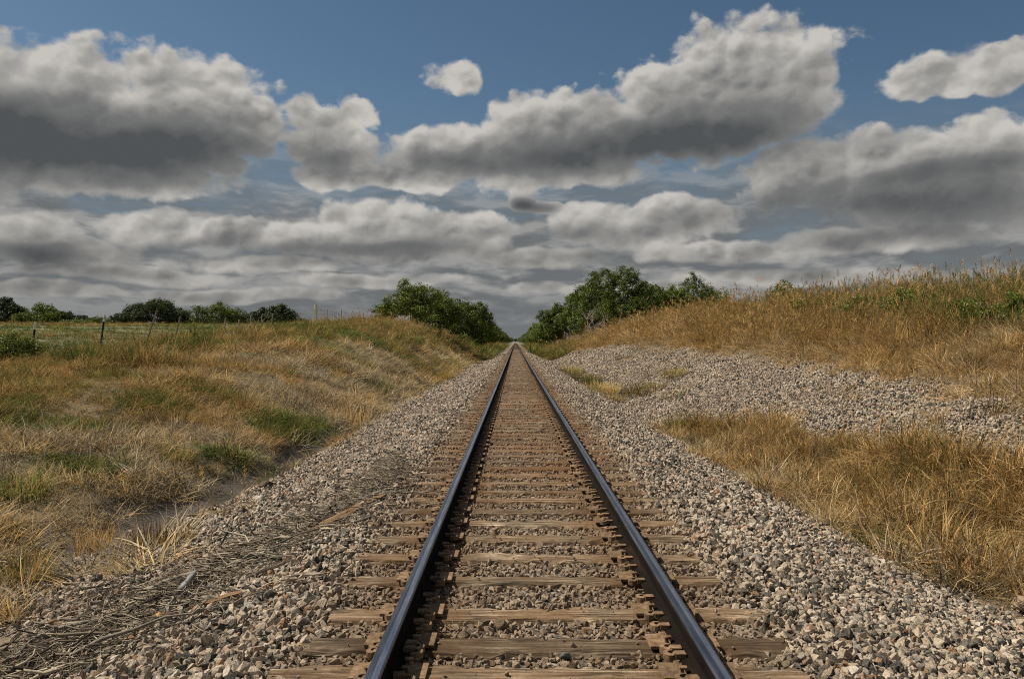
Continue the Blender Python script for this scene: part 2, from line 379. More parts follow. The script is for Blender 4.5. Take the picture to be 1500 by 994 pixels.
# ------------------------------------------------------------------ scatter (stuff only) through geometry nodes
def variants(name, meshes):
    c = bpy.data.collections.new(name)
    for i, me in enumerate(meshes):
        o = bpy.data.objects.new('%s %02d' % (name, i), me); c.objects.link(o)
    return c
def scatter(name, label, cat, P_, rot, scl, idx, tint, coll):
    me = bpy.data.meshes.new(name)
    n_ = len(P_); me.vertices.add(n_); me.vertices.foreach_set('co', np.asarray(P_, dtype=np.float32).ravel())
    for nm, typ, arr in (('rot','FLOAT_VECTOR',rot), ('scl','FLOAT_VECTOR',scl)):
        a = me.attributes.new(nm, typ, 'POINT'); a.data.foreach_set('vector', np.asarray(arr, dtype=np.float32).ravel())
    a = me.attributes.new('idx', 'INT', 'POINT'); a.data.foreach_set('value', np.asarray(idx, dtype=np.int32))
    a = me.attributes.new('tint', 'FLOAT', 'POINT'); a.data.foreach_set('value', np.asarray(tint, dtype=np.float32))
    o = link(name, me)
    ng = bpy.data.node_groups.new(name, 'GeometryNodeTree'); N = ng.nodes; L_ = ng.links
    ng.interface.new_socket('Geometry', in_out='INPUT', socket_type='NodeSocketGeometry')
    ng.interface.new_socket('Geometry', in_out='OUTPUT', socket_type='NodeSocketGeometry')
    i_ = N.new('NodeGroupInput'); o_ = N.new('NodeGroupOutput')
    ip = N.new('GeometryNodeInstanceOnPoints'); ci = N.new('GeometryNodeCollectionInfo')
    ci.inputs['Collection'].default_value = coll; ci.inputs['Separate Children'].default_value = True; ci.inputs['Reset Children'].default_value = True
    def na(nm, typ):
        q = N.new('GeometryNodeInputNamedAttribute'); q.data_type = typ; q.inputs['Name'].default_value = nm
        return [s_ for s_ in q.outputs if s_.enabled][0]
    ip.inputs['Pick Instance'].default_value = True
    L_.new(i_.outputs[0], ip.inputs['Points']); L_.new(ci.outputs[0], ip.inputs['Instance'])
    L_.new(na('idx','INT'), ip.inputs['Instance Index'])
    L_.new(na('rot','FLOAT_VECTOR'), ip.inputs['Rotation']); L_.new(na('scl','FLOAT_VECTOR'), ip.inputs['Scale'])
    L_.new(ip.outputs[0], o_.inputs[0])
    md_ = o.modifiers.new('scatter', 'NODES'); md_.node_group = ng
    tag(o, label, cat, kind='stuff')
    return o

# --- ballast stones
m_stone, nt, bs = material('crushed ballast stone')
oi = nt.new('ShaderNodeObjectInfo').outputs['Random']
pos = nt.new('ShaderNodeNewGeometry').outputs['Position']
lc = nt.new('ShaderNodeTexCoord').outputs['Object']
base = nt.ramp(oi, [(0, (.045,.050,.047)), (.12, (.09,.097,.088)), (.18, (.03,.032,.031)), (.22, (.16,.16,.15)), (.27, (.45,.37,.29)), (.45, (.54,.47,.385)),
                    (.60, (.59,.52,.43)), (.72, (.33,.315,.285)), (.80, (.50,.36,.28)), (.84, (.64,.56,.47)), (.93, (.33,.19,.10)), (.97, (.66,.62,.56))], 'CONSTANT')
sp = nt.noise(lc, 5.5, 4, .7)
base = nt.mix(nt.mapr(sp, .38, .62, .0, .75), base, nt.scale(base, .55))
sp2 = nt.noise(pos, 60, 3, .6)
base = nt.mix(nt.mapr(sp2, .5, .7, 0, .35), base, (.5,.44,.37))
px_ = nt.xyz(pos)[0]; pn = nt.noise(pos, 1.1, 4, .6)
ax = nt.math('ABSOLUTE', nt.math('SUBTRACT', px_, TC))
rail_d = nt.math('ABSOLUTE', nt.math('SUBTRACT', ax, .7525))
base = nt.mix(nt.mapr(ax, 1.0, 1.5, .30, 0), base, (.33,.25,.165))
base = nt.mix(1.0, base, (1.04, .985, .915), 'MULTIPLY')
foul = nt.math('MULTIPLY', nt.mapr(nt.noise(pos, .8, 4, .6), .42, .62, 0, .75), nt.math('MULTIPLY', nt.mapr(ax, .9, 1.5, 1, 0), nt.math('MULTIPLY', nt.mapr(nt.xyz(pos)[1], 6, 10, 0, 1), nt.mapr(nt.xyz(pos)[1], 18, 34, 1, .4))))
base = nt.mix(foul, base, (.27, .135, .055))
st = nt.math('MULTIPLY', nt.mapr(rail_d, .08, .8, .85, .0, 'SMOOTHSTEP'), nt.mapr(pn, .3, .7, .5, 1.15), clamp=True)
inside = nt.mapr(ax, .8, 1.7, .42, 0)
st = nt.math('MAXIMUM', st, inside)
base = nt.mix(st, base, nt.mix(pn, (.17,.095,.045), (.24,.165,.10)))
base = nt.mix(nt.mapr(nt.noise(pos, .55, 3), .48, .72, 0, .45), base, (.22,.165,.12))
setb(nt, bs, base, .9, 0, nt.noise(lc, 9, 4, .7), .5, .12, spec=.25)
def stone_mesh(i):
    r = random.Random(100+i); bm = bmesh.new()
    n_ = r.choice((8, 9, 10, 12))
    sx, sy, sz = 1, r.uniform(.65, 1), r.uniform(.5, .8)
    for q in range(n_):
        v = Vector((r.gauss(0,1), r.gauss(0,1), r.gauss(0,1))).normalized()*r.uniform(.8, 1.05)
        bm.verts.new((v.x*sx*.5, v.y*sy*.5, v.z*sz*.5))
    res = bmesh.ops.convex_hull(bm, input=bm.verts[:])
    for v in [v for v in bm.verts if not v.link_faces]: bm.verts.remove(v)
    bmesh.ops.bevel(bm, geom=bm.edges[:], offset=.016, segments=1, affect='EDGES')
    return mesh_bm('stone', bm, [m_stone])
stones = variants('stone', [stone_mesh(i) for i in range(14)])

TIE_Y = [3.22, 3.74, 4.13, 4.61, 5.25, 5.79, 6.35, 6.88, 7.36, 7.90, 8.33]
rt = random.Random(5)
while len(TIE_Y) < 300: TIE_Y.append(TIE_Y[-1]+rt.uniform(.455, .545))
tie_arr = np.array(TIE_Y)
def jgrid(x0, x1, y0, y1, s):
    gx_, gy_ = np.meshgrid(np.arange(x0, x1, s), np.arange(y0, y1, s))
    gx_ = gx_.ravel()+rng.uniform(-.5, .5, gx_.size)*s; gy_ = gy_.ravel()+rng.uniform(-.5, .5, gy_.size)*s
    return gx_, gy_
def inview(x, y, m=1.0): return np.abs(x) < y*.70+m
SX, SY, SS = [], [], []
for (y0, y1, s, size) in ((2.2, 8, .038, .059), (8, 14, .044, .060), (14, 24, .056, .066), (24, 38, .078, .078), (38, 60, .11, .097), (60, 108, .16, .12)):
    x, y = jgrid(-7.5, 11.5, y0, y1, s)
    keep = inview(x, y, .8) & (rng.uniform(0, 1, x.size) < gravel_mask(x, y)*(1-.80*mud_mask(x, y))*(1-.62*debris_mask(x, y)))
    off = np.abs(x-TC)
    dt = np.abs(y[:, None][:0]) if False else None
    near_t = tie_arr[np.clip(np.searchsorted(tie_arr, y), 1, 299)]; near_b = tie_arr[np.clip(np.searchsorted(tie_arr, y)-1, 0, 299)]
    dmin = np.minimum(np.abs(near_t-y), np.abs(near_b-y))
    on_tie = (dmin < np.where(y < 9, .104, .094)) & (off < 1.24)
    keep &= ~on_tie
    keep &= ~(np.abs(off-.7525) < .075)
    x, y = x[keep], y[keep]
    sz = size*np.exp(rng.normal(0, .26, x.size))
    sz *= np.where(np.abs(x-TC) < 1.2, .72, 1.0)
    SX.append(x); SY.append(y); SS.append(sz)
# a sparse second layer of stones on top, and spilled ones on the ties
x, y = jgrid(-6.5, 8.5, 2.4, 16, .13)
keep = inview(x, y) & (rng.uniform(0, 1, x.size) < gravel_mask(x, y)*.75*(1-mud_mask(x, y))) & (np.abs(x-TC) > 1.25)
SX.append(x[keep]); SY.append(y[keep]); SS.append(.068*np.exp(rng.normal(0, .25, keep.sum())))
nb = len(np.concatenate(SX))
SX, SY, SS = map(np.concatenate, (SX, SY, SS))
SZ = hgt(SX, SY)+SS*.12+rng.uniform(-.006, .012, SX.size)
n2_ = int((np.abs(SX) >= 0).sum())
k2 = 1500
ex = TC+rng.uniform(-1.2, 1.2, k2); ey = 3.4+rng.uniform(0, 1, k2)**1.4*40
ok = np.abs(np.abs(ex-TC)-.7525) > .17
near_t = tie_arr[np.clip(np.searchsorted(tie_arr, ey), 1, 299)]; near_b = tie_arr[np.clip(np.searchsorted(tie_arr, ey)-1, 0, 299)]
ok &= np.minimum(np.abs(near_t-ey), np.abs(near_b-ey)) < .09
ex, ey = ex[ok], ey[ok]; es = rng.uniform(.012, .030, ex.size)*rng.choice([1,1,1,1.6], ex.size)
SX = np.concatenate([SX, ex]); SY = np.concatenate([SY, ey]); SZ = np.concatenate([SZ, es*.25]); SS = np.concatenate([SS, es])
n_ = len(SX); print('stones', n_)
rot = rng.uniform(0, 6.28, (n_, 3))
scl = np.repeat(SS[:, None], 3, 1)*rng.uniform(.85, 1.25, (n_, 3))
scatter('ballast', 'pale pink, grey and dark crushed ballast stones around the track', 'gravel', np.stack([SX, SY, SZ], 1), rot, scl, rng.integers(0, 14, n_), rng.uniform(0, 1, n_), stones)

# ------------------------------------------------------------------ grass
m_grass = bpy.data.materials.new('grass blades'); m_grass.use_nodes = True
nt = NT(m_grass.node_tree)
for n in list(nt.n): nt.n.remove(n)
out = nt.new('ShaderNodeOutputMaterial'); ti = nt.math('ADD', nt.attr('tint', 'INSTANCER'), nt.attr('tone')); bl = nt.attr('blade')
rnd = nt.new('ShaderNodeObjectInfo').outputs['Random']
tt = nt.math('ADD', ti, nt.math('MULTIPLY', nt.math('SUBTRACT', bl, .5), .30), clamp=True)
GR = [(0, (.31,.268,.215)), (.2, (.48,.38,.225)), (.42, (.45,.295,.115)), (.58, (.37,.21,.08)), (.74, (.25,.215,.075)), (.88, (.135,.165,.045)), (1, (.075,.12,.030))]
gc = nt.ramp(tt, GR)
b2 = nt.math('FRACT', nt.math('MULTIPLY', bl, 7.31))
gc = nt.scale(gc, nt.mapr(b2, 0, 1, .45, 1.55))
gc = nt.scale(gc, nt.mapr(rnd, 0, 1, .45, 1.35))
df = nt.new('ShaderNodeBsdfDiffuse'); tr_ = nt.new('ShaderNodeBsdfTranslucent'); mx = nt.new('ShaderNodeMixShader'); mx.inputs[0].default_value = .28
nt.l.new(gc, df.inputs[0]); nt.l.new(gc, tr_.inputs[0]); nt.l.new(df.outputs[0], mx.inputs[1]); nt.l.new(tr_.outputs[0], mx.inputs[2]); nt.l.new(mx.outputs[0], out.inputs[0])

def blades(seed, n_, h, spread, lean, curl, width, head=0.0, segs=4, flat=0.0):
    """unit tuft: n_ tapered ribbons, height about h; head: share of stems with a seed head"""
    r = np.random.default_rng(seed); V, Fc, A = [], [], []
    def ribbon(p, ang, L, ln, cu, w, bc, sg=segs):
        b0 = len(V); d_ = np.array([math.cos(ang), math.sin(ang), 0]); sd_ = np.array([-d_[1], d_[0], 0])
        pt = p.copy(); th = ln
        for s_ in range(sg+1):
            t_ = s_/sg; ww = w*(1-t_**1.5)*.5+.0004
            V.append(pt-sd_*ww); V.append(pt+sd_*ww); A.extend([bc, bc])
            st_ = L/sg; pt = pt+st_*(d_*math.sin(th)+np.array([0,0,math.cos(th)])); th += cu/sg
        for s_ in range(sg): Fc.append([b0+2*s_, b0+2*s_+1, b0+2*s_+3, b0+2*s_+2])
        return pt, d_
    for i in range(n_):
        a0 = r.uniform(0, 6.283); rr = spread*math.sqrt(r.uniform(0, 1))
        p = np.array([math.cos(a0)*rr, math.sin(a0)*rr, -.01])
        ang = a0+r.normal(0, .7); bc = r.uniform(0, 1)
        L = h*r.uniform(.45, 1.1); ln = abs(r.normal(0, lean))+flat*r.uniform(.6, 1.15); cu = r.uniform(.2, 1)*curl
        if r.uniform() < head:
            L *= 1.25; tip, d_ = ribbon(p, ang, L, ln*.5, cu*.35, width*.45, bc)
            for q in range(16):
                t_ = q/16; L2 = h*.16*(1-t_)+.02
                pp = tip-np.array([0, 0, 1])*(1-t_)*h*.26
                ribbon(pp, r.uniform(0, 6.28), L2, r.uniform(.4, 1.1), .3, .011, r.uniform(0, 1), 1)
        else: ribbon(p, ang, L, ln, cu, width*r.uniform(.6, 1.2), bc)
    return mesh_np('tuft', np.array(V), np.array(Fc), [m_grass], True, {'blade': A})
low   = variants('low tuft',   [blades(200+i, 30, .30, .20, .7, 2.0, .013) for i in range(6)])
thatch= variants('thatch',     [blades(300+i, 38, .42, .26, .45, 1.0, .010, flat=.95) for i in range(6)])
mid   = variants('mid tuft',   [blades(400+i, 38, .60, .17, .62, 2.1, .013) for i in range(6)])
tall  = variants('tall weed',  [blades(500+i, 26, 1.1, .24, .42, 1.6, .020, head=.30) for i in range(6)])
broom = variants('broom',      [blades(600+i, 40, .85, .22, .38, 1.1, .012, head=.10) for i in range(6)])

def vegetate(name, label, region, y0, y1, x0, x1, s, coll, tint_f, scale_f, dens=None, grow=.011, cat='grass', tilt=.26, wmul=None):
    X, Y, S = [], [], []
    y = y0
    while y < y1:
        sp_ = max(s, y*grow); yb = min(y1, y+max(2.0, y*.12))
        a, b = jgrid(x0, x1, y, yb, sp_)
        kp = inview(a, b, 2.0)
        a, b = a[kp], b[kp]; m_ = region(a, b)
        kp = rng.uniform(0, 1, a.size) < m_
        X.append(a[kp]); Y.append(b[kp]); S.append(np.full(kp.sum(), sp_/s)); y = yb
    X, Y, S = map(np.concatenate, (X, Y, S)); n_ = len(X)
    lx = (fbm(X, Y, .45, 2, 101)-.5)*1.5; ly = (fbm(X, Y, .45, 2, 103)-.5)*1.5      # lodged by wind in patches
    rot = np.stack([rng.normal(0, tilt, n_)+lx*tilt*2, rng.normal(0, tilt, n_)+ly*tilt*2, rng.uniform(0, 6.28, n_)], 1)
    clumpy = .62+.85*np.clip((fbm(X, Y, 1.15, 2, 107)-.25)*2, 0, 1)
    sc0 = scale_f(X, Y)*rng.uniform(.6, 1.4, n_)*clumpy
    wx = np.minimum(S, 4.0)**.75
    scl = np.stack([sc0*wx, sc0*wx, sc0], 1)
    print(name, n_)
    return scatter(name, label, cat, np.stack([X, Y, hgt(X, Y)], 1), rot, scl, rng.integers(0, 6, n_), np.clip(tint_f(X, Y)+rng.normal(0, .11, n_)+(fbm(X, Y, 2.2, 2, 109)-.5)*.3, 0, 1), coll)

sig = lambda v: 1/(1+np.exp(-v))
veg = lambda x, y: np.clip(1-gravel_mask(x, y)*1.03, 0, 1)*(1-.94*mud_mask(x, y))
def blob(x, y, cx, cy, rx, ry): return np.exp(-(((x-cx)/rx)**2+((y-cy)/ry)**2))
# patches of green on the left bank
def greenL(x, y):
    g_ = blob(x,y,-8.6,14.0,1.2,.9)+blob(x,y,-6.6,11.6,.6,.5)+blob(x,y,-5.2,18.0,.9,1.8)+.9*blob(x,y,-10,47,2.5,10)*.8+.8*blob(x,y,-14.5,42,2,5)+.5*blob(x,y,-8,60,2,12)
    return np.clip(g_+np.clip((fbm(x,y,.22,3,55)-.60)*5,0,.6), 0, 1)
def tintL(x, y):
    f = fbm(x, y, .33, 3, 91); f2 = fbm(x, y, 1.1, 2, 14)
    t = .04+np.clip((f-.40)*3.2, 0, 1)*.42+(f2-.5)*.25
    t = t+.10+.22*np.clip((fbm(x, y, .5, 3, 117)-.45)*4, 0, 1)
    w = np.clip((fbm(x, y, .42, 3, 217)-.43)*6, 0, 1)*.95
    t = (.06+.42*np.clip(t, 0, .6))*(1-w)+(.72+.14*f2)*w
    t = t*(1-sig((-x-10.5)/.8)*.8)+.74*sig((-x-10.5)/.8)*.8
    return np.where(greenL(x, y) > .35, .86+.1*f2, t)
# left bank
vegetate('dry_grass', 'low grey and straw grass lying over the left cutting slope', lambda x, y: veg(x, y)*.95, 6, 95, -16.5, -3.4, .145, thatch, lambda x, y: tintL(x, y)*.96, lambda x, y: .70+0*x, grow=.0075)
vegetate('bank_grass', 'yellow and green grass tufts across the left cutting slope', lambda x, y: veg(x, y)*np.clip(.30+(fbm(x,y,.5,3,61)-.45)*2.6, .06, 1), 7, 110, -17, -3.6, .24, low, lambda x, y: np.clip(tintL(x, y)+.08, 0, 1), lambda x, y: .45+.6*fbm(x, y, .4, 2, 8), grow=.010)
vegetate('field_grass', 'short green pasture grass beyond the wire fence', lambda x, y: .97*np.ones_like(x), 14, 150, -120, -14.5, .26, low, lambda x, y: np.clip(.80+(fbm(x, y, .12, 3, 44)-.5)*.5-np.clip((y-60)/130, 0, .5), 0, 1), lambda x, y: .6+0*x, grow=.0095)
vegetate('fence_weeds', 'dark brown and green weeds along the fence line', lambda x, y: np.clip(1.3*blob(x,y,-11.6,21.5,1.7,1.7)+1.2*blob(x,y,-13.4,41,2.6,8)+blob(x,y,-12.6,30,1.2,4), 0, 1)*(fbm(x, y, .35, 2, 71) > .36), 15, 62, -18, -9, .28, mid, lambda x, y: .42+np.clip((fbm(x, y, .5, 3, 19)-.4)*2.6, 0, .5), lambda x, y: np.where(y > 30, .62, .9)+.5*(fbm(x, y, .25, 2, 5)-.3), grow=.011)
vegetate('left_crest_grass', 'golden standing grass along the top of the left bank', lambda x, y: np.clip(1.25*np.exp(-((x+9.0)/2.2)**2), 0, 1)*(fbm(x,y,.3,2,37)>.30), 44, 125, -14, -5.5, .25, broom, lambda x, y: .42+.5*(fbm(x,y,.3,2,15)-.4), lambda x, y: .42+.2*fbm(x,y,.2,2,3), grow=.0085)
vegetate('foreground_weeds', 'dry weeds and straw scattered over the gravel near the left edge', lambda x, y: np.clip((-x-3.1)/.8, 0, 1)*np.clip((fbm(x, y, 1.3, 2, 241)-.42)*2.5, 0, .55), 3.5, 10, -7, -3, .16, low, lambda x, y: .30+.6*(fbm(x, y, .9, 2, 12)-.3), lambda x, y: .50+0*x, grow=.0)
# right bank
def onR(x, y): return veg(x, y)*sig((x-pileT(y)-.1)/.2)
vegetate('slope_thatch', 'fallen golden grass covering the right bank above the stone pile', lambda x, y: onR(x, y)*.97, 6, 110, 6.5, 17, .165, thatch, lambda x, y: .32+.5*(fbm(x, y, .4, 3, 25)-.45), lambda x, y: .95+0*x, grow=.0085)
vegetate('bank_straw', 'dry tawny grass tufts standing on the right bank', lambda x, y: onR(x, y)*np.clip(.35+(fbm(x,y,.6,3,63)-.45)*2.5, .1, 1), 6, 115, 7, 17, .22, mid, lambda x, y: .42+.6*(fbm(x, y, .45, 3, 26)-.45), lambda x, y: .50+.35*fbm(x, y, .3, 2, 8), grow=.0095)
vegetate('red_grass', 'tall rust coloured grass on the far part of the right bank', lambda x, y: onR(x, y)*sig((x-10.5+(y-30)*.09)/.5)*sig((y-22)/3), 20, 118, 5, 19, .22, broom, lambda x, y: .50+.25*(fbm(x, y, .3, 2, 26)-.5), lambda x, y: .68+.3*fbm(x, y, .2, 2, 8), grow=.0085)
vegetate('crest_weeds', 'tall green and brown weeds with seed heads along the right skyline', lambda x, y: np.clip(sig((x-12.6)/.35)*sig((55-y)/5), 0, 1), 7, 62, 11, 22, .24, tall, lambda x, y: .68+np.clip((fbm(x, y, .35, 3, 29)-.42)*2.0, 0, .26), lambda x, y: .40+.30*fbm(x, y, .5, 2, 6), grow=.011, tilt=.07)
vegetate('pile_weeds', 'sparse dry and green sprigs rooted in the stone pile', lambda x, y: (gravel_mask(x, y) > .5)*(x > 3.6)*np.clip((fbm(x, y, .7, 3, 131)-.52)*3, 0, .5), 12, 90, 3.4, 10, .3, low, lambda x, y: .35+.8*(fbm(x, y, .5, 2, 12)-.3), lambda x, y: .55+0*x, grow=.012)
# ditch grass on the right
def ditchR(x, y): return sig((x-ballR(y)-.75-wob(x,y,.75,.8,41))/.12)*np.clip(1.1-3.2*np.clip(fbm(x,y,1.0,2,47)-.60,0,1),0,1)*sig((pileB(y)+.35-x)/.15)*sig((19.5-y)/.4)
vegetate('ditch_grass', 'thick golden brown grass filling the ditch right of the ballast', lambda x, y: ditchR(x, y), 4.0, 20, 3.4, 7.6, .105, mid, lambda x, y: .42+.55*(fbm(x, y, .8, 3, 33)-.45), lambda x, y: .50+.40*fbm(x, y, .6, 2, 17)+np.clip((x-5.2)/1.5, 0, 1)*.10, grow=.0)
vegetate('ditch_thatch', 'flattened straw lying between the ballast edge and the ditch grass', lambda x, y: sig((x-ballR(y)-.05-wob(x,y,.62,1.1,43))/.10)*np.clip(1.15-4*np.clip(fbm(x,y,1.4,2,49)-.55,0,1),0,1)*sig((pileB(y)+.2-x)/.2)*sig((19.8-y)/.4), 3.4, 20, 3.2, 7.4, .12, thatch, lambda x, y: .27+.25*(fbm(x, y, 1, 2, 3)-.4), lambda x, y: .72+0*x, grow=.0)
vegetate('ditch_greens', 'thin green shoots among the straw of the right ditch', lambda x, y: ditchR(x-.0, y)*(fbm(x, y, .9, 2, 83) > .60)*.8, 4.5, 20, 3.3, 7.2, .2, low, lambda x, y: .9+0*x, lambda x, y: 1.0+0*x, grow=.0)
# weeds beside the far track
vegetate('trackside_weeds', 'green weeds growing at the far foot of both banks', lambda x, y: (sig((np.abs(x-TC)-3.4)/.2)*sig((9.5-np.abs(x))/.5)*.95), 84, 330, -10, 10, .3, mid, lambda x, y: .80+.3*(fbm(x, y, .1, 2, 3)-.5), lambda x, y: 1.5+0*x, grow=.007)

# ------------------------------------------------------------------ track
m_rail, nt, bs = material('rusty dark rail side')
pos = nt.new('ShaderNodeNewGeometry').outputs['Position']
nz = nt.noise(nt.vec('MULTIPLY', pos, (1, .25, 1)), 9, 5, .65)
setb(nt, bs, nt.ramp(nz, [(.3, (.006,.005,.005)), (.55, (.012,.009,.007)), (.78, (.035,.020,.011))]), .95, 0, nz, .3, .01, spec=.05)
m_head, nt, bs = material('polished rail head')
pos = nt.new('ShaderNodeNewGeometry').outputs['Position']
nz = nt.noise(nt.vec('MULTIPLY', pos, (26, .35, 1)), 3, 4, .6); nz2 = nt.noise(nt.vec('MULTIPLY', pos, (6, .6, 1)), 4, 5, .7)
setb(nt, bs, nt.mix(nt.mapr(nt.math('ABSOLUTE', nt.math('SUBTRACT', nt.math('ABSOLUTE', nt.math('SUBTRACT', nt.xyz(pos)[0], TC+.012)), .7525)), .010, .017, .75, 0), nt.ramp(nz, [(.3, (.07,.078,.10)), (.6, (.17,.185,.225)), (.8, (.30,.31,.345))]), nt.ramp(nz, [(.3, (.30,.32,.37)), (.7, (.52,.54,.59))])), nt.mapr(nz2, .3, .7, .26, .5), 1.0, nz2, .12, .004)
m_rust, nt, bs = material('rusted plate and clip steel')
pos = nt.new('ShaderNodeNewGeometry').outputs['Position']; rn = nt.new('ShaderNodeObjectInfo').outputs['Random']
nz = nt.noise(pos, 28, 5, .65)
c_ = nt.ramp(nz, [(.3, (.085,.050,.026)), (.5, (.16,.10,.055)), (.7, (.26,.18,.105))])
setb(nt, bs, nt.scale(c_, nt.mapr(rn, 0, 1, .75, 1.25)), .85, 0, nz, .6, .006, spec=.3)
m_tie, nt, bs = material('weathered tie timber')
lc = nt.new('ShaderNodeTexCoord').outputs['Object']; rn = nt.new('ShaderNodeObjectInfo').outputs['Random']
pos = nt.new('ShaderNodeNewGeometry').outputs['Position']
sh = nt.vec('ADD', lc, nt.comb(nt.math('MULTIPLY', rn, 37.0), nt.math('MULTIPLY', rn, 11.0), 0))
gn1 = nt.noise(nt.vec('MULTIPLY', sh, (1.3, 34, 34)), 1.5, 6, .62, dist=.25); gn2 = nt.noise(nt.vec('MULTIPLY', sh, (.8, 12, 8)), 2.0, 5, .6, dist=.5)
blot = nt.noise(sh, 3.2, 5, .6)
grain = nt.ramp(gn1, [(.32, (.030,.019,.011)), (.44, (.145,.10,.060)), (.56, (.29,.22,.145)), (.70, (.52,.435,.325))])
crack = nt.mapr(gn2, .38, .45, 1, 0)
grain = nt.mix(nt.math('MULTIPLY', crack, .85), grain, (.03,.019,.011))
grain = nt.mix(nt.mapr(blot, .40, .66, 0, .85), grain, nt.scale(grain, .38))
grain = nt.mix(nt.mapr(nt.noise(pos, 1.7, 4, .6), .45, .65, 0, .6), grain, (.15,.085,.042))
axx = nt.math('ABSOLUTE', nt.math('SUBTRACT', nt.math('ABSOLUTE', nt.xyz(lc)[0]), .7525))
grain = nt.mix(nt.math('MULTIPLY', nt.mapr(axx, .12, .42, .85, 0, 'SMOOTHSTEP'), nt.mapr(blot, .3, .6, .6, 1.0)), grain, (.10,.056,.026))
grain = nt.scale(grain, nt.mapr(rn, 0, 1, .62, 1.30))
grain = nt.mix(nt.mapr(nt.noise(pos, 45, 4, .7), .50, .72, 0, .6), grain, (.045,.030,.018))
foul = nt.math('MULTIPLY', nt.mapr(nt.noise(pos, .8, 4, .6), .42, .62, 0, .62), nt.math('MULTIPLY', nt.mapr(nt.xyz(pos)[1], 6, 10, .1, 1), nt.mapr(nt.xyz(pos)[1], 18, 34, 1, .4)))
grain = nt.mix(foul, grain, (.17, .085, .036))
setb(nt, bs, grain, .9, 0, nt.math('ADD', gn1, nt.math('MULTIPLY', gn2, 1.5)), .9, .012, spec=.2)

def extrude(name, prof, ys_l, mats, top_pred=None, xc=0.0, wav=0.0):
    n_ = len(prof); V = []
    for yy in ys_l:
        w_ = wav*(math.sin(yy*.05)+.6*math.sin(yy*.13+1)) if yy > 20 else 0
        for (a, b) in prof: V.append((xc+a, yy, b+w_))
    Fc = []; top = []
    for j in range(len(ys_l)-1):
        for i in range(n_):
            i2 = (i+1) % n_
            Fc.append((j*n_+i, j*n_+i2, (j+1)*n_+i2, (j+1)*n_+i)); top.append(1 if top_pred and top_pred(prof[i], prof[i2]) else 0)
    me = bpy.data.meshes.new(name); me.from_pydata(V, [], Fc); me.update()
    for m in mats: me.materials.append(m)
    me.polygons.foreach_set('material_index', top)
    bm = bmesh.new(); bm.from_mesh(me); bmesh.ops.recalc_face_normals(bm, faces=bm.faces); bm.to_mesh(me); bm.free()
    return me
RH = .187; b0 = .022
half = [(.070, b0), (.070, b0+.010), (.022, b0+.026), (.009, b0+.040), (.009, RH-.046), (.034, RH-.036), (.0365, RH-.030), (.0365, RH-.010), (.033, RH-.004), (.026, RH-.0012), (.010, RH)]
prof = half+[(-a, b) for a, b in reversed(half)]
ryl = list(np.concatenate([np.arange(-2, 40, 2.0), np.arange(40, 300, 10.), np.arange(300, 1601, 50.)]))
istop = lambda p, q: p[1] > RH-.0105 and q[1] > RH-.0105
for sx_, lab in ((-1, 'left rail of the track, dark rusty web and shiny blue grey head'), (1, 'right rail of the track, dark rusty web and shiny blue grey head')):
    o = link('rail', extrude('rail', prof, ryl, [m_rail, m_head], istop, TC+sx_*.7525))
    tag(o, lab, 'rail', 'rails of the railway track')

def tie_mesh(i):
    r = np.random.default_rng(900+i); nx_ = 34; L = 2.59; w = .113; V = []
    xs_ = np.linspace(-L/2, L/2, nx_); ang = [(-1,-1),(-1,-.2),(-1,.62),(-.86,1),(-.45,1),(0,1),(.45,1),(.86,1),(1,.62),(1,-.2),(1,-1)]
    wa = r.uniform(-.010, .010, 11); e1, e2 = r.uniform(-.03, .03, (2, 11))
    nedge = np.convolve(r.normal(0, 1, nx_+4), np.ones(5)/5, 'valid')*.026; nedge2 = np.convolve(r.normal(0, 1, nx_+4), np.ones(5)/5, 'valid')*.026
    groove = r.integers(4, 7); gd = np.clip(np.convolve(r.normal(0, 1, nx_+8), np.ones(9)/9, 'valid'), 0, 1)*.03
    for j, x_ in enumerate(xs_):
        for k_, (a, b) in enumerate(ang):
            zz = -.085+b*.085
            if b > .5: zz += -.004+wa[k_]*.25+r.normal(0, .0016)
            if k_ == groove: zz -= gd[j]
            yy = a*w+(nedge[j] if a < 0 else nedge2[j])*(abs(a) > .8)
            if b > .9 and abs(a) > .8: zz -= abs(r.normal(0, .013))
            xx = x_+(e1[k_] if j == 0 else e2[k_] if j == nx_-1 else 0)
            V.append((xx, yy, min(zz, -.0005)))
    n_ = 11; Fc = []
    for j in range(nx_-1):
        for k_ in range(n_-1): Fc.append((j*n_+k_, j*n_+k_+1, (j+1)*n_+k_+1, (j+1)*n_+k_))
    Fc.append(tuple(range(n_))); Fc.append(tuple(reversed(range((nx_-1)*n_, nx_*n_))))
    me = bpy.data.meshes.new('tie'); me.from_pydata(V, [], Fc); me.update()
    bm = bmesh.new(); bm.from_mesh(me); bmesh.ops.recalc_face_normals(bm, faces=bm.faces); bm.to_mesh(me); bm.free()
    me.materials.append(m_tie); return me
tie_meshes = [tie_mesh(i) for i in range(8)]
def bmbox(bm, x0, x1, y0, y1, z0, z1):
    vs_ = [bm.verts.new(p) for p in ((x0,y0,z0),(x1,y0,z0),(x1,y1,z0),(x0,y1,z0),(x0,y0,z1),(x1,y0,z1),(x1,y1,z1),(x0,y1,z1))]
    fs = [bm.faces.new([vs_[i] for i in q]) for q in ((0,3,2,1),(4,5,6,7),(0,1,5,4),(1,2,6,5),(2,3,7,6),(3,0,4,7))]
    return fs
bm = bmesh.new(); bmbox(bm, -.185, .185, -.088, .088, .0015, .0195)
bmbox(bm, -.108, -.082, -.088, .088, .0195, .029); bmbox(bm, .082, .108, -.088, .088, .0195, .029)
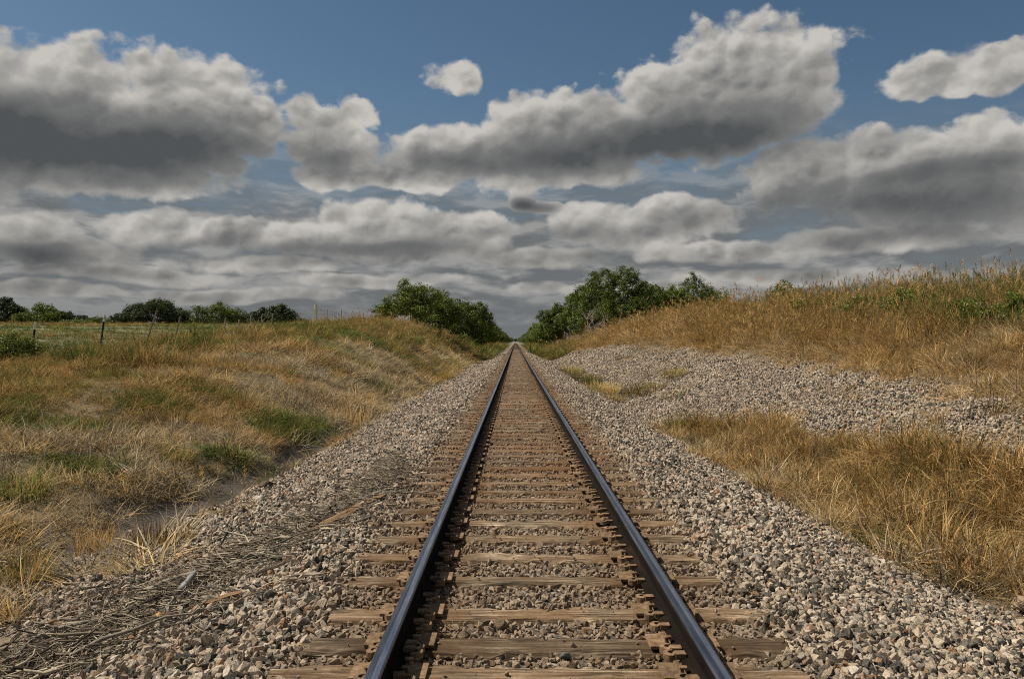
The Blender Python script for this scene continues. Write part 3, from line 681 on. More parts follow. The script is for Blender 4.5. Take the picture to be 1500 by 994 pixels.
bmesh.ops.bevel(bm, geom=bm.edges[:], offset=.002, segments=1, affect='EDGES'); me_plate = mesh_bm('tie plate', bm, [m_rust])
bm = bmesh.new(); bmbox(bm, -.009, .009, -.009, .009, .015, .046); bmbox(bm, -.026, .014, -.014, .014, .046, .058)
bmesh.ops.bevel(bm, geom=bm.edges[:], offset=.003, segments=1, affect='EDGES'); me_spike = mesh_bm('spike', bm, [m_rust])
def clip_mesh():
    """hooked rail anchor: a curled flat bar lying beside the foot, with a block gripping the foot (x = away from the web)"""
    bm = bmesh.new(); segs = 12; prev = None
    for i in range(segs+1):
        a = R(150-i*265/segs); ring = []
        for (r_, z_) in ((.019, -.004), (.042, -.004), (.042, .030), (.019, .034)):
            ring.append(bm.verts.new((.105+math.cos(a)*r_, math.sin(a)*r_, .018+z_*.9+(.010 if i < 3 else 0))))
        if prev:
            for q in range(4): bm.faces.new((prev[q], prev[(q+1) % 4], ring[(q+1) % 4], ring[q]))
        else: bm.faces.new(ring[::-1])
        prev = ring
    bm.faces.new(prev)
    bmbox(bm, .042, .094, .004, .052, .030, .056)
    bmesh.ops.recalc_face_normals(bm, faces=bm.faces)
    return mesh_bm('clip', bm, [m_rust])
me_clip = clip_mesh()
looks = {0: 'cut off by the bottom edge of the photo', 1: 'pale dry wooden railroad tie with a split top, nearest whole one to the viewer'}
ORD = ['first','second','third','fourth','fifth','sixth','seventh','eighth','ninth','tenth','eleventh','twelfth','thirteenth','fourteenth','fifteenth','sixteenth','seventeenth','eighteenth','nineteenth','twentieth']
TENS = {20:'twenty',30:'thirty',40:'forty',50:'fifty',60:'sixty',70:'seventy',80:'eighty',90:'ninety'}
TTH = {20:'twentieth',30:'thirtieth',40:'fortieth',50:'fiftieth',60:'sixtieth',70:'seventieth',80:'eightieth',90:'ninetieth'}
HUN = ['', 'one hundred ', 'two hundred ']
def ordinal(n_):
    if n_ == 300: return 'three hundredth'
    h_, m_ = divmod(n_, 100)
    if m_ == 0: return HUN[h_].strip()+'th'
    if m_ <= 20: return HUN[h_]+ORD[m_-1]
    t_, u_ = divmod(m_, 10)
    return HUN[h_]+(TTH[t_*10] if u_ == 0 else TENS[t_*10]+' '+ORD[u_-1])
rr = random.Random(3)
for i, ty in enumerate(TIE_Y[:300]):
    o = link('railroad_tie', tie_meshes[rr.randrange(8)], None, (TC+rr.uniform(-.05, .05), ty, rr.uniform(-.008, .004)), (0, rr.uniform(-.002,.002), rr.gauss(0, .010)+(math.pi if rr.random() < .5 else 0)))
    tag(o, 'weathered wooden railroad tie, %s counted from the bottom edge' % ordinal(i+1), 'railroad tie', 'ties of the railway track')
    flip = abs(o.rotation_euler.z) > 1
    if i < 66:
        for sx_ in (-1, 1):
            ox = (TC+sx_*.7525)-o.location.x
            if flip: ox = -ox
            pl = link('tie_plate', me_plate, o, (ox, rr.uniform(-.008, .008), .001-o.location.z), (0, 0, rr.gauss(0, .01)))
            if i < 40:
                for (qx, qy, fl) in ((.094, .055, 1), (-.094, -.055, -1), (.094, -.055, 1)):
                    link('spike', me_spike, pl, (qx, qy, rr.uniform(-.004, .006)), (0, 0, (0 if fl > 0 else math.pi)+rr.gauss(0, .1)))
            for side_ in (-1, 1):          # clips on both edges of the tie, gripping the foot from either side
                for dy in (-.150, .150):
                    c2 = link('rail_clip', me_clip, o, (ox, dy+rr.uniform(-.02, .02), .0), (0, 0, (0 if side_ > 0 else math.pi)+rr.gauss(0, .05)))
                    c2.scale = (1, 1 if side_*dy > 0 else -1, 1) if False else (1, 1, 1)
# the ties beyond the three hundredth
V = []; Fc = []; yy = TIE_Y[-1]
while yy < 700:
    yy += .5; b_ = len(V)
    for (x_, y_, z_) in ((-1.29,-.11,-.15),(1.29,-.11,-.15),(1.29,.11,-.15),(-1.29,.11,-.15),(-1.29,-.11,-.004),(1.29,-.11,-.004),(1.29,.11,-.004),(-1.29,.11,-.004)): V.append((x_+TC, y_+yy, z_))
    Fc += [[b_+q for q in f_] for f_ in ((4,5,6,7),(0,1,5,4),(1,2,6,5),(2,3,7,6),(3,0,4,7))]
o = link('far_ties', mesh_np('far ties', np.array(V), np.array(Fc), [m_tie])); tag(o, 'far run of wooden ties merging towards the vanishing point', 'railroad ties', kind='stuff')

# ------------------------------------------------------------------ trees
def bark(name, c1, c2):
    m, nt, bs = material(name); pos = nt.new('ShaderNodeNewGeometry').outputs['Position']
    nz = nt.noise(nt.vec('MULTIPLY', pos, (1, 1, .2)), 12, 5, .6); setb(nt, bs, nt.mix(nz, c1, c2), .9, 0, nz, .6, .02); return m
m_bark = bark('grey brown bark', (.07,.05,.035), (.20,.16,.12)); m_dead = bark('bleached dead wood', (.28,.22,.16), (.5,.43,.34))
def leafmat(name, c0, c1, c2):
    m = bpy.data.materials.new(name); m.use_nodes = True; nt = NT(m.node_tree)
    for n in list(nt.n): nt.n.remove(n)
    out = nt.new('ShaderNodeOutputMaterial'); bl = nt.attr('blade'); oi = nt.new('ShaderNodeObjectInfo').outputs['Random']
    c = nt.ramp(bl, [(0, c0), (.5, c1), (1, c2)]); c = nt.scale(c, nt.mapr(oi, 0, 1, .8, 1.15))
    a = nt.new('ShaderNodeBsdfDiffuse'); b = nt.new('ShaderNodeBsdfTranslucent'); gl = nt.new('ShaderNodeBsdfGlossy'); gl.inputs['Roughness'].default_value = .45
    mx = nt.new('ShaderNodeMixShader'); mx.inputs[0].default_value = .25; mg = nt.new('ShaderNodeMixShader'); mg.inputs[0].default_value = .03
    nt.l.new(c, a.inputs[0]); nt.l.new(c, b.inputs[0]); nt.l.new(a.outputs[0], mx.inputs[1]); nt.l.new(b.outputs[0], mx.inputs[2])
    nt.l.new(mx.outputs[0], mg.inputs[1]); nt.l.new(gl.outputs[0], mg.inputs[2]); nt.l.new(mg.outputs[0], out.inputs[0]); return m
m_leaf = leafmat('hackberry leaves', (.034,.060,.009), (.098,.142,.016), (.20,.225,.032))
m_leafd = leafmat('dark live oak leaves', (.020,.036,.012), (.042,.065,.020), (.09,.105,.035))
m_leaf2 = leafmat('yellow green leaves', (.07,.10,.015), (.13,.16,.025), (.20,.21,.05))

def crown_mesh(seed, lobes, leaf, n_leaf, mat, clump=.62, blade_shift=0.0):
    """lobes: (x,y,z,rx,ry,rz). Leaves gather in clumps set mostly near the surface of the lobes."""
    r = np.random.default_rng(seed); C = []
    for (x_, y_, z_, rx, ry, rz) in lobes:
        nc = max(10, int(7.5*(rx*ry+rx*rz+ry*rz)/3/(clump**2)))
        d_ = r.normal(0, 1, (nc, 3)); d_ /= np.linalg.norm(d_, axis=1)[:, None]
        rad = r.uniform(.45, 1.06, nc)**.6
        C.append(np.stack([x_+d_[:,0]*rx*rad, y_+d_[:,1]*ry*rad, z_+d_[:,2]*rz*rad, clump*r.uniform(.45, 1.15, nc)], 1))
    C = np.concatenate(C); k_ = r.integers(0, len(C), n_leaf)
    d_ = r.normal(0, 1, (n_leaf, 3)); d_ /= np.linalg.norm(d_, axis=1)[:, None]
    rad = r.uniform(.15, 1, n_leaf)**.5
    c = C[k_, :3]+d_*(C[k_, 3]*rad)[:, None]*np.array([1, 1, .75])
    keep = c[:, 2] > .15; c = c[keep]; k_ = k_[keep]; d_ = d_[keep]; n_ = len(c)
    nrm = d_+r.normal(0, .55, (n_, 3))+np.array([0, 0, .5]); nrm /= np.linalg.norm(nrm, axis=1)[:, None]
    t1 = np.cross(nrm, r.normal(0, 1, (n_, 3))); t1 /= np.linalg.norm(t1, axis=1)[:, None]; t2 = np.cross(nrm, t1)
    s_ = (leaf*r.uniform(.6, 1.35, n_))[:, None]
    p0 = c-t1*s_; p1 = c+t2*s_*.55+nrm*s_*.15; p2 = c+t1*s_; p3 = c-t2*s_*.55+nrm*s_*.15
    V = np.stack([p0, p1, p2, p3], 1).reshape(-1, 3)
    cl = r.uniform(0, 1, len(C))
    A = np.repeat(np.clip(cl[k_]*.6+r.uniform(0, .4, n_)+blade_shift, 0, 1), 4)
    return mesh_np('crown', V, np.arange(4*n_).reshape(-1, 4), [mat], False, {'blade': A}), C
def tubes(name, paths, mat, sides=6):
    V = []; Fc = []
    for path in paths:
        pts = [Vector(p[:3]) for p in path]; rad = [p[3] for p in path]; b_ = len(V)
        for i, p in enumerate(pts):
            d_ = (pts[min(i+1, len(pts)-1)]-pts[max(i-1, 0)]).normalized(); a_ = d_.orthogonal().normalized(); c_ = d_.cross(a_)
            for q in range(sides):
                th = 2*math.pi*q/sides; v = p+(a_*math.cos(th)+c_*math.sin(th))*rad[i]; V.append(tuple(v))
            if i:
                for q in range(sides):
                    q2 = (q+1) % sides; Fc.append((b_+(i-1)*sides+q, b_+(i-1)*sides+q2, b_+i*sides+q2, b_+i*sides+q))
    return mesh_np(name, np.array(V), np.array(Fc), [mat], True)
def trunk_mesh(seed, C, Ht, stems=2, mat=None, r0=.13):
    r = random.Random(seed); P_ = []; cs = C[C[:, 2] > Ht*.25]
    for s_ in range(stems):
        bx, by = r.uniform(-.35, .35)*stems*.6, r.uniform(-.3, .3)
        mid_ = (bx+r.uniform(-.5, .5), by+r.uniform(-.4, .4), Ht*.35); top_ = (bx*2+r.uniform(-.7, .7), by*2, Ht*.75)
        P_.append([(bx, by, -.4, r0*1.25), (bx*1.05, by, Ht*.15, r0), (*mid_, r0*.75), (*top_, r0*.3)])
        for q in range(9):
            t_ = cs[r.randrange(len(cs))]; f_ = r.uniform(.2, .9)
            st_ = tuple(mid_[j]*(1-f_)+top_[j]*f_ for j in range(3)); m2 = tuple((st_[j]+t_[j])/2+r.uniform(-.25, .25) for j in range(3))
            P_.append([(*st_, r0*.38), (*m2, r0*.24), (t_[0], t_[1], t_[2], r0*.07)])
    return tubes('trunk', P_, mat or m_bark)
def lobes_for(seed, w, d, h, n_=6, low=.0):
    r = random.Random(seed); L = [(0, 0, h*.55, w*.34, d*.34, h*.36)]
    for i in range(n_):
        a = 6.283*i/n_+r.uniform(-.3, .3); zf = r.uniform(.28+low, .78); q = .27+.1*(1-zf)
        L.append((math.cos(a)*w*q, math.sin(a)*d*q, h*zf, w*r.uniform(.17, .27), d*r.uniform(.17, .27), h*r.uniform(.15, .24)))
    L.append((r.uniform(-.12, .12)*w, 0, h*.84, w*.2, d*.2, h*.17))
    return L
def tree(name, x, y, w, h, seed, label, cat, leaf=.13, n_leaf=9000, mat=None, d=None, group=None, lobes=None, stems=2, clump=.6, z=None, r0=.13, bs_=0.0):
    z = (H(x, y)-.05) if z is None else z
    e = link(name, None, None, (x, y, z)); d = d or w
    fine = name in ('leafy_tree', 'field_tree'); leaf *= .82 if fine else 1; n_leaf = int(n_leaf*(1.55 if fine else 1))
    cm, C = crown_mesh(seed, lobes or lobes_for(seed, w, d, h), leaf, n_leaf, mat or m_leaf, clump, bs_)
    link('crown', cm, e); link('trunk', trunk_mesh(seed, C, h, stems, None, r0), e)
    tag(e, label, cat, group); return e
gL, gR, gF = 'trees on the left side of the cutting', 'trees on the right side of the cutting', 'trees beyond the field'
def px2x(px, y): return (px-755)/F*y
# left bank trees
tree('leafy_tree', px2x(606, 74), 74, 5.6, 4.6, 1, 'bushy green tree on the left bank, tallest and nearest of that row', 'tree', group=gL, n_leaf=11000, leaf=.10, bs_=.1)
tree('leafy_shrub', px2x(566, 77), 77, 3.0, 2.2, 2, 'small low shrub at the left end of the left bank trees', 'shrub', group=gL, n_leaf=2500, clump=.4, leaf=.09)
tree('leafy_tree', px2x(645, 84), 84, 5.6, 5.0, 3, 'rounded green tree just behind the tallest one on the left bank', 'tree', group=gL, n_leaf=12000, z=1.9, leaf=.10)
tree('leafy_tree', px2x(675, 96), 96, 5.8, 6.0, 4, 'dense green tree where the left bank drops to the ballast', 'tree', group=gL, n_leaf=12000, z=1.0, leaf=.11)
tree('leafy_tree', px2x(697, 112), 112, 5.0, 7.0, 5, 'upright green tree with a peaked top at the foot of the left bank', 'tree', group=gL, n_leaf=11000, z=.2, leaf=.12)
# right bank trees
tree('leafy_tree', px2x(918, 96), 98, 9.0, 8.2, 11, 'largest green tree, its crown highest of all on the right bank', 'tree', group=gR, n_leaf=24000, leaf=.11)
tree('leafy_tree', px2x(958, 100), 102, 6.0, 6.0, 12, 'green tree close against the right side of the largest tree', 'tree', group=gR, n_leaf=12000, leaf=.11)
tree('leafy_tree', px2x(872, 106), 106, 7.0, 8.6, 13, 'green tree with bare stems before it, left of the largest tree', 'tree', group=gR, n_leaf=17000, leaf=.12, z=1.9)
tree('leafy_tree', px2x(845, 118), 118, 5.5, 9.0, 14, 'tall narrow green tree whose left side drops steeply to the ditch', 'tree', group=gR, n_leaf=14000, leaf=.12, z=1.2)
tree('leafy_tree', px2x(815, 134), 134, 6.0, 8.0, 15, 'rounded green tree standing lower down beside the right ditch', 'tree', group=gR, n_leaf=14000, leaf=.13, z=.2)
tree('leafy_tree', px2x(1012, 108), 108, 6.6, 7.6, 16, 'separate bushy tree right of the largest tree, half hidden by the grass crest', 'tree', group=gR, n_leaf=12000, leaf=.11)
tree('leafy_tree', px2x(1040, 112), 112, 5.0, 6.4, 17, 'smaller crown on the right flank of the separate bushy tree', 'tree', group=gR, n_leaf=6500, leaf=.11)
tree('leafy_shrub', px2x(1147, 90), 90, 4.8, 4.9, 18, 'small dark green bush top peeping over the right grass crest', 'shrub', group=gR, n_leaf=7500, leaf=.09, clump=.45)
tree('leafy_tree', px2x(984, 103), 103, 5.4, 5.8, 19, 'low green tree filling the dip between the largest tree and the separate bushy one', 'tree', group=gR, n_leaf=9000, leaf=.11)
# bare bushes and dead stems in front of the right trees
def bare(name, x, y, h, seed, label, n_=16):
    r = random.Random(seed); P_ = []
    st = [(0, 0, -.3, .07), (r.uniform(-.2,.2), 0, h*.35, .055), (r.uniform(-.5,.5), r.uniform(-.3,.3), h*.7, .035), (r.uniform(-.8,.8), 0, h, .012)]
    P_.append(st)
    for i in range(n_):
        f_ = r.uniform(.15, .95); k_ = min(2, int(f_*3)); t_ = f_*3-k_; s0 = [st[k_][j]*(1-t_)+st[k_+1][j]*t_ for j in range(3)]
        a = r.uniform(0, 6.28); L = h*r.uniform(.2, .5)*(1.1-f_*.6); e_ = [s0[0]+math.cos(a)*L*.7, s0[1]+math.sin(a)*L*.7, s0[2]+L*r.uniform(.3, .8)]
        P_.append([(*s0, .022), *[((s0[0]+e_[0])/2+r.uniform(-.1,.1), (s0[1]+e_[1])/2, (s0[2]+e_[2])/2+.05, .015)], (*e_, .008)])
        for q in range(2):
            P_.append([(*e_, .010), (e_[0]+r.uniform(-.5,.5), e_[1]+r.uniform(-.4,.4), e_[2]+r.uniform(.0,.5), .005)])
    e = link(name, tubes('stems', P_, m_dead, 5), None, (x, y, H(x, y)-.05)); tag(e, label, 'dead tree', 'bare dead trees by the right bank')
bare('dead_tree', px2x(863, 92), 92, 4.2, 41, 'bleached dead tree with leaning trunk in front of the right trees, left one', 20)
bare('dead_tree', px2x(873, 93), 93, 3.6, 42, 'bleached dead stem standing in the middle of the three bare ones')
bare('dead_tree', px2x(883, 94), 94, 3.0, 43, 'short bleached dead stem, right one of the three, at the grass edge')
# tree walls closing in on the far track: two crowns and their copies
base_t = [tree('leafy_tree', -6.3, 132, 6.0, 6.3, 61, 'green tree leaning over the left ballast, first of the far left tree wall', 'tree', group='trees walling in the far track', n_leaf=9000, leaf=.14, z=-.3),
          tree('leafy_tree', 6.9, 158, 6.4, 7.6, 62, 'green tree beside the right ballast, first of the far right tree wall', 'tree', group='trees walling in the far track', n_leaf=9000, leaf=.15, z=-.3)]
def copy_tree(src, x, y, z, s, rz, label, group):
    c = src.copy(); COL.objects.link(c); c.location = (x, y, z); c.scale = s; c.rotation_euler = (0, 0, rz); c['label'] = label; c['group'] = group
    for ch in src.children:
        d_ = ch.copy(); COL.objects.link(d_); d_.parent = c
    return c
rt2 = random.Random(17)
for side_, word in ((-1, 'left'), (1, 'right')):
    yy = 150 if side_ < 0 else 184; k_ = 2
    while yy < 1300:
        xo = 6.4+rt2.uniform(0, .8)+(.6 if side_ > 0 else .5); s_ = rt2.uniform(.9, 1.15)*(1.0 if side_ > 0 else .92)
        if side_ > 0 and yy < 230: s_ *= 1.05
        copy_tree(base_t[rt2.randrange(2)], side_*xo, yy, -.4, (1, 1, s_), rt2.uniform(0, 6.28), '%s tree back along the far %s tree wall beside the ballast' % (ordinal(k_), word), 'trees walling in the far track')
        k_ += 1; yy += max(8, yy*.06)
for k_ in range(5):
    copy_tree(base_t[k_ % 2], (k_-2)*6.5, 1400, -.5, (1.2, 1.2, 1.3), k_*1.3, 'dark tree closing the vanishing point, %s from the left' % ordinal(k_+1), 'trees closing the vanishing point')
# row of trees beyond the field
FT = [(8,150,100,7.0,6.2,'dark tree cut by the left photo edge, tallest beyond the field',m_leafd,12000),(58,150,70,10,5.0,'broad bright green tree second from the left photo edge beyond the field',m_leaf,11000),
      (92,153,50,7,3.6,'low dark tree tucked right of the broad bright green tree',m_leafd,6000),(122,158,50,7,2.9,'low dark clump between the two nearest metal post tops',m_leafd,5000),(150,156,30,6,2.6,'lowest pale green tree behind the second metal post',m_leaf,3500),
      (190,150,40,7,4.2,'left lobe of the big dark crown behind the third leaning post',m_leafd,7000),(228,150,90,12,6.0,'big dark spreading tree behind the leaning third post',m_leafd,15000),(262,150,40,6,3.8,'dark tree at the right foot of the big dark spreading tree',m_leafd,6000),
      (288,148,30,3.6,5.2,'thin spindly open tree standing alone left of the olive trees',m_leaf,900),(322,150,60,7.5,5.6,'loose olive green tree with sky showing through its crown',m_leaf,4200),(352,151,40,5,4.6,'thin olive tree joining the loose tree to the dark ones',m_leaf,2200),
      (385,150,50,6.0,4.6,'dense green tree behind the row of short fence posts',m_leafd,7000),(410,150,50,6.4,5.4,'dense green tree with pointed top at the right end of the field row',m_leafd,8500),(36,155,20,9,3.3,'dark tree behind the gap between the two leftmost field trees',m_leafd,6000),(303,154,20,9,2.7,'low dark scrub seen through the loose olive tree',m_leafd,5000),(366,154,20,9,3.3,'dark scrub linking the thin olive tree to the dense green pair',m_leafd,5500),(430,153,20,6,2.6,'low scrub sloping down at the right end of the field row',m_leafd,3000),(172,152,20,6,2.2,'low hedge like scrub between the lowest pale tree and the big dark one',m_leafd,3500),(112,149,20,7,2.0,'low yellowish scrub in front of the low dark trees',m_leaf2,3000),(283,152,20,4.5,2.1,'low scrub at the foot of the thin spindly tree',m_leafd,2500),(444,150,20,3.5,2.6,'small scrubby bush between the fence posts on the crest',m_leafd,1500)]
for i, (px, yy, _, w_, h_, lab, mt, nl) in enumerate(FT):
    x_ = px2x(px, yy); tree('field_tree', x_, yy, w_, h_, 80+i, lab, 'tree', leaf=.17, n_leaf=nl, mat=mt, group=gF, clump=.75 if nl > 3000 else .5)
# bright shrub by the first fence post and other near weeds/bushes
tree('green_shrub', px2x(22, 23), 23, 1.7, .95, 131, 'bright yellow green shrub at the left photo edge beside the first metal post', 'shrub', leaf=.035, n_leaf=5000, mat=m_leaf2, clump=.2, r0=.02)
tree('green_shrub', px2x(2, 22.2), 22.2, 1.1, .7, 132, 'small yellow green shrub cut by the left photo edge', 'shrub', leaf=.035, n_leaf=2500, mat=m_leaf2, clump=.18, r0=.02)

# ------------------------------------------------------------------ wire fence
m_post, nt, bs = material('green painted steel post'); pos = nt.new('ShaderNodeNewGeometry').outputs['Position']; nz = nt.noise(pos, 20, 4)
setb(nt, bs, nt.mix(nt.mapr(nz, .45, .65, 0, 1), (.018,.040,.030), (.06,.055,.04)), .6)
m_tip, nt, bs = material('white post tip'); setb(nt, bs, (.85,.83,.78), .6)
m_pale, nt, bs = material('pale weathered post'); pos = nt.new('ShaderNodeNewGeometry').outputs['Position']; nz = nt.noise(nt.vec('MULTIPLY', pos, (8, 8, 1)), 5, 4)
setb(nt, bs, nt.mix(nz, (.24,.19,.13), (.46,.40,.31)), .85)
m_wood, nt, bs = material('whitewashed wooden post'); pos = nt.new('ShaderNodeNewGeometry').outputs['Position']; nz = nt.noise(nt.vec('MULTIPLY', pos, (8, 8, 1)), 5, 4)
setb(nt, bs, nt.mix(nz, (.52,.48,.40), (.75,.71,.62)), .85)
m_wire, nt, bs = material('dull fence wire'); setb(nt, bs, (.12,.11,.10), .5, .6)
fence = link('wire_fence', None, None, (-15.7, 25, H(-15.7, 25)))
tag(fence, 'leaning metal and wooden posts strung with thin wire along the left field', 'fence')
O0 = fence.location
# (px at top, distance, top z, lean in x, kind)
FP = [(50,25.0,2.26,.17,'t'),(152,29.2,2.64,.22,'t'),(229,33.5,2.98,.62,'l'),(263,35.8,2.78,.36,'l'),(330,41.6,2.92,.14,'s'),(350,43.6,2.88,.20,'s'),(367,45.5,3.16,.02,'s'),(383,47.5,3.2,.03,'s'),(399,49.6,3.42,.10,'s'),
      (439,55.9,3.72,.10,'s'),(460,59.8,4.15,.0,'s'),(462.5,60.6,4.55,.0,'w'),(479,64,4.28,.02,'s'),(500,69,4.45,.0,'s'),(517,74,4.55,.04,'s'),(532,79,4.62,.0,'s'),(545,84,4.65,.0,'s')]
tops = []
for (px, yy, tz, lean, kind) in FP:
    xt = px2x(px, yy); gz_ = H(xt, yy); Lh = tz-gz_; xb = xt-lean*1.0
    mt = {'t': m_post, 'l': m_pale, 's': m_pale, 'w': m_wood}[kind]
    rad = {'t': .036, 'l': .034, 's': .036, 'w': .10}[kind]
    v0 = Vector((xb, yy, gz_-.35)); v1 = Vector((xt, yy, tz)); d_ = v1-v0
    bm = bmesh.new(); sec = [(-1,-.25),(-.2,-.25),(-.2,-1.1),(.2,-1.1),(.2,-.25),(1,-.25),(1,.15),(-1,.15)] if kind in 'tl' else [(math.cos(a)*1, math.sin(a)*1) for a in [k_*math.pi/5 for k_ in range(10)]]
    def post_part(f0, f1, rad, mat, nm, par):
        bm = bmesh.new(); rows = []
        for f_ in (f0, (f0+f1)/2, f1):
            c_ = v0+d_*f_; rows.append([bm.verts.new((c_.x+a*rad-O0.x, c_.y+b*rad-O0.y, c_.z-O0.z)) for a, b in sec])
        for r0_, r1_ in zip(rows, rows[1:]):
            for q in range(len(sec)): bm.faces.new((r0_[q], r0_[(q+1) % len(sec)], r1_[(q+1) % len(sec)], r1_[q]))
        bm.faces.new(rows[-1]); bm.faces.new(rows[0][::-1]); bmesh.ops.recalc_face_normals(bm, faces=bm.faces)
        return link(nm, mesh_bm(nm, bm, [mat]), par)
    bm.free()
    p = post_part(0, .84 if kind == 't' else 1, rad, mt, 'post', fence)
    if kind == 't': post_part(.842, 1.0, rad*1.08, m_tip, 'white_tip', p)
    if kind == 'w': p['label'] = 'thick whitewashed wooden corner post'
    if kind == 'l': p['label'] = 'thin pale post leaning far over'
    tops.append((v0, v1))
for f_, r_ in ((.93, .006), (.70, .006), (.48, .006)):
    path = []
    for j, (v0, v1) in enumerate(tops):
        q = v0+(v1-v0)*f_+Vector((.03, 0, 0))-O0
        if j: path.append((*((Vector(path[-1][:3])+q)/2+Vector((0, 0, -.09))), r_))
        path.append((*q, r_))
    link('wire', tubes('wire', [path], m_wire, 4), fence)
# net wire between the far posts
net = []
far = tops[11:]
for (a0, a1), (b0_, b1) in zip(far, far[1:]):
    for t_ in np.linspace(0, 1, 9)[:-1]:
        lo = a0.lerp(a1, .35).lerp(b0_.lerp(b1, .35), float(t_))-O0; hi_ = a0.lerp(a1, .9).lerp(b0_.lerp(b1, .9), float(t_))-O0
        net.append([(*lo, .006), (*hi_, .006)])
link('net_wire', tubes('net wire', net, m_wire, 4), fence)

# ------------------------------------------------------------------ single grass clumps
def clump(label, x, y, r_, h_, tone, n_, seed, cat='grass clump', width=.014, curl=1.2, lean=.4, head=0.0, squash=1.0, jit=.12, group=None):
    me = blades(seed, n_, h_, r_, lean, curl, width, head=head)
    rr_ = np.random.default_rng(seed); nv = len(me.vertices)
    co = np.zeros(nv*3, dtype=np.float32); me.vertices.foreach_get('co', co); co = co.reshape(-1, 3)
    gz_ = hgt(x+co[:, 0], y+co[:, 1]*squash)-H(x, y); co[:, 1] *= squash; co[:, 2] += gz_*np.exp(-co[:, 2]/.3)+.0
    me.vertices.foreach_set('co', co.ravel())
    b = np.zeros(nv, dtype=np.float32); me.attributes['blade'].data.foreach_get('value', b)
    a = me.attributes.new('tone', 'FLOAT', 'POINT'); a.data.foreach_set('value', np.clip(tone+(np.modf(b*13.7)[0]-.5)*jit*2, 0, 1).astype(np.float32))
    me.update()
    o = link('grass_clump', me, None, (x, y, H(x, y)), None); return tag(o, label, cat, group)
gpc = 'grass clumps in the stony ditch'
clump('long yellow green grass clump at the far end of the right ditch patch', 3.6, 50, .75, .60, .74, 620, 1, squash=5, group=gpc)
clump('yellow green grass clump in the middle of the long right ditch patch', 3.65, 40, .75, .62, .76, 620, 2, squash=5, group=gpc)
clump('bright straw tipped grass clump nearest in the long right ditch patch', 3.65, 32.5, .65, .52, .68, 520, 3, squash=4, group=gpc)
clump('small sparse grass clump on the ballast foot just before the long ditch patch', 3.5, 27.5, .35, .32, .66, 180, 4, squash=3, group=gpc)
clump('olive grass clump alone on the stone pile, left and larger of two', 4.9, 29.5, .8, .48, .72, 620, 5, squash=1.8, group=gpc)
clump('small grass clump higher on the stone pile, right of the olive one', 6.6, 32, .55, .45, .72, 320, 6, squash=2, group=gpc)
clump('thin dark green sprig on the stones below the two pile clumps', 5.2, 25.3, .35, .25, .78, 110, 7, squash=2, group=gpc)
clump('tiny green sprig near the grass edge high on the stone pile', 7.0, 50, .5, .5, .82, 120, 8, squash=2, group=gpc)
clump('leafy bright green clump where the right ditch grass begins', 4.0, 18.5, .36, .60, .88, 220, 9, width=.022)
gpl = 'grass clumps along the left ballast edge'
clump('round yellow olive clump at the far left ballast edge', -4.35, 44, .95, .62, .66, 700, 11, squash=4, group=gpl)
clump('dark green clump on the left slope foot', -5.0, 29, .55, .62, .84, 420, 12, squash=2, group=gpl)
clump('tan straw clump on the left slope foot, nearer than the dark green one', -4.65, 21.5, .6, .48, .34, 420, 13, squash=2, group=gpl)
clump('yellow green tuft drooping over the muddy ditch bank', -5.75, 13.0, .26, .42, .74, 230, 14, curl=2.2, group=gpl)
clump('large green tuft low at the left photo edge', -6.6, 10.2, .34, .48, .80, 300, 15, curl=2.2, group=gpl)
clump('upright brown straw clump standing in gravel beside the muddy ditch', -4.95, 9.0, .20, .38, .46, 230, 16, curl=.6, lean=.25, group=gpl)
clump('sparse yellow grass growing out of the gravel below the mud', -3.85, 8.3, .34, .34, .52, 210, 17, curl=1.0, lean=.5, group=gpl)
clump('green and brown tuft among gravel near the left photo edge', -4.65, 7.3, .22, .40, .66, 200, 18, jit=.3, curl=1.6, group=gpl)
clump('few tall thin stems rising from the ditch edge by the ballast', -3.95, 10.2, .32, .75, .60, 16, 19, curl=.9, lean=.3, head=.4, width=.010, group=gpl)
clump('lush bright green patch of short grass on the left slope', -8.7, 13.9, .85, .22, .90, 900, 20, group=gpl)
clump('small lush green patch below the larger one on the left slope', -6.7, 11.7, .40, .20, .88, 350, 21, group=gpl)
clump('green patch of short grass at the slope foot above the ditch', -5.3, 17.5, .60, .22, .84, 500, 22, squash=2, group=gpl)
clump('big arching dark green weed clump beside the second metal post', -12.5, 22.6, 1.0, 1.15, .86, 420, 23, curl=2.0, width=.02, jit=.1)
clump('drooping brown green weed clump right of the arching dark one', -10.6, 22.0, .9, .85, .70, 420, 24, curl=1.8, width=.018, jit=.2)
clump('bright green grass clump at the fence line under the leaning posts', -13.2, 36, 1.1, .55, .88, 600, 25, squash=2, width=.02)
clump('overhanging green blades in the straw at the right ballast edge', 4.15, 8.6, .35, .35, .84, 130, 26, curl=1.8)
clump('tall spiky green weed sprouting in the right ditch grass', 4.75, 8.0, .12, .55, .86, 40, 27, width=.02, curl=1.2)
# dense shaggy clumps of the ditch grass
for j, (x_, y_, r_, h_, t_, lab) in enumerate(((5.9, 9.5, .45, .52, .45, 'shaggy golden clump standing tallest in the right ditch, over a dark hollow'), (6.1, 8.2, .45, .5, .50, 'shaggy brown clump in the right ditch close to the photo edge'),
        (5.3, 11.6, .45, .55, .44, 'shaggy golden clump left of the tallest ditch clump'), (4.9, 14.2, .4, .45, .46, 'shaggy tawny clump farther back in the right ditch'))):
    clump(lab, x_, y_, r_, h_, t_, 620, 50+j, curl=1.9, lean=.6, width=.013, jit=.14, group='shaggy clumps in the right ditch')

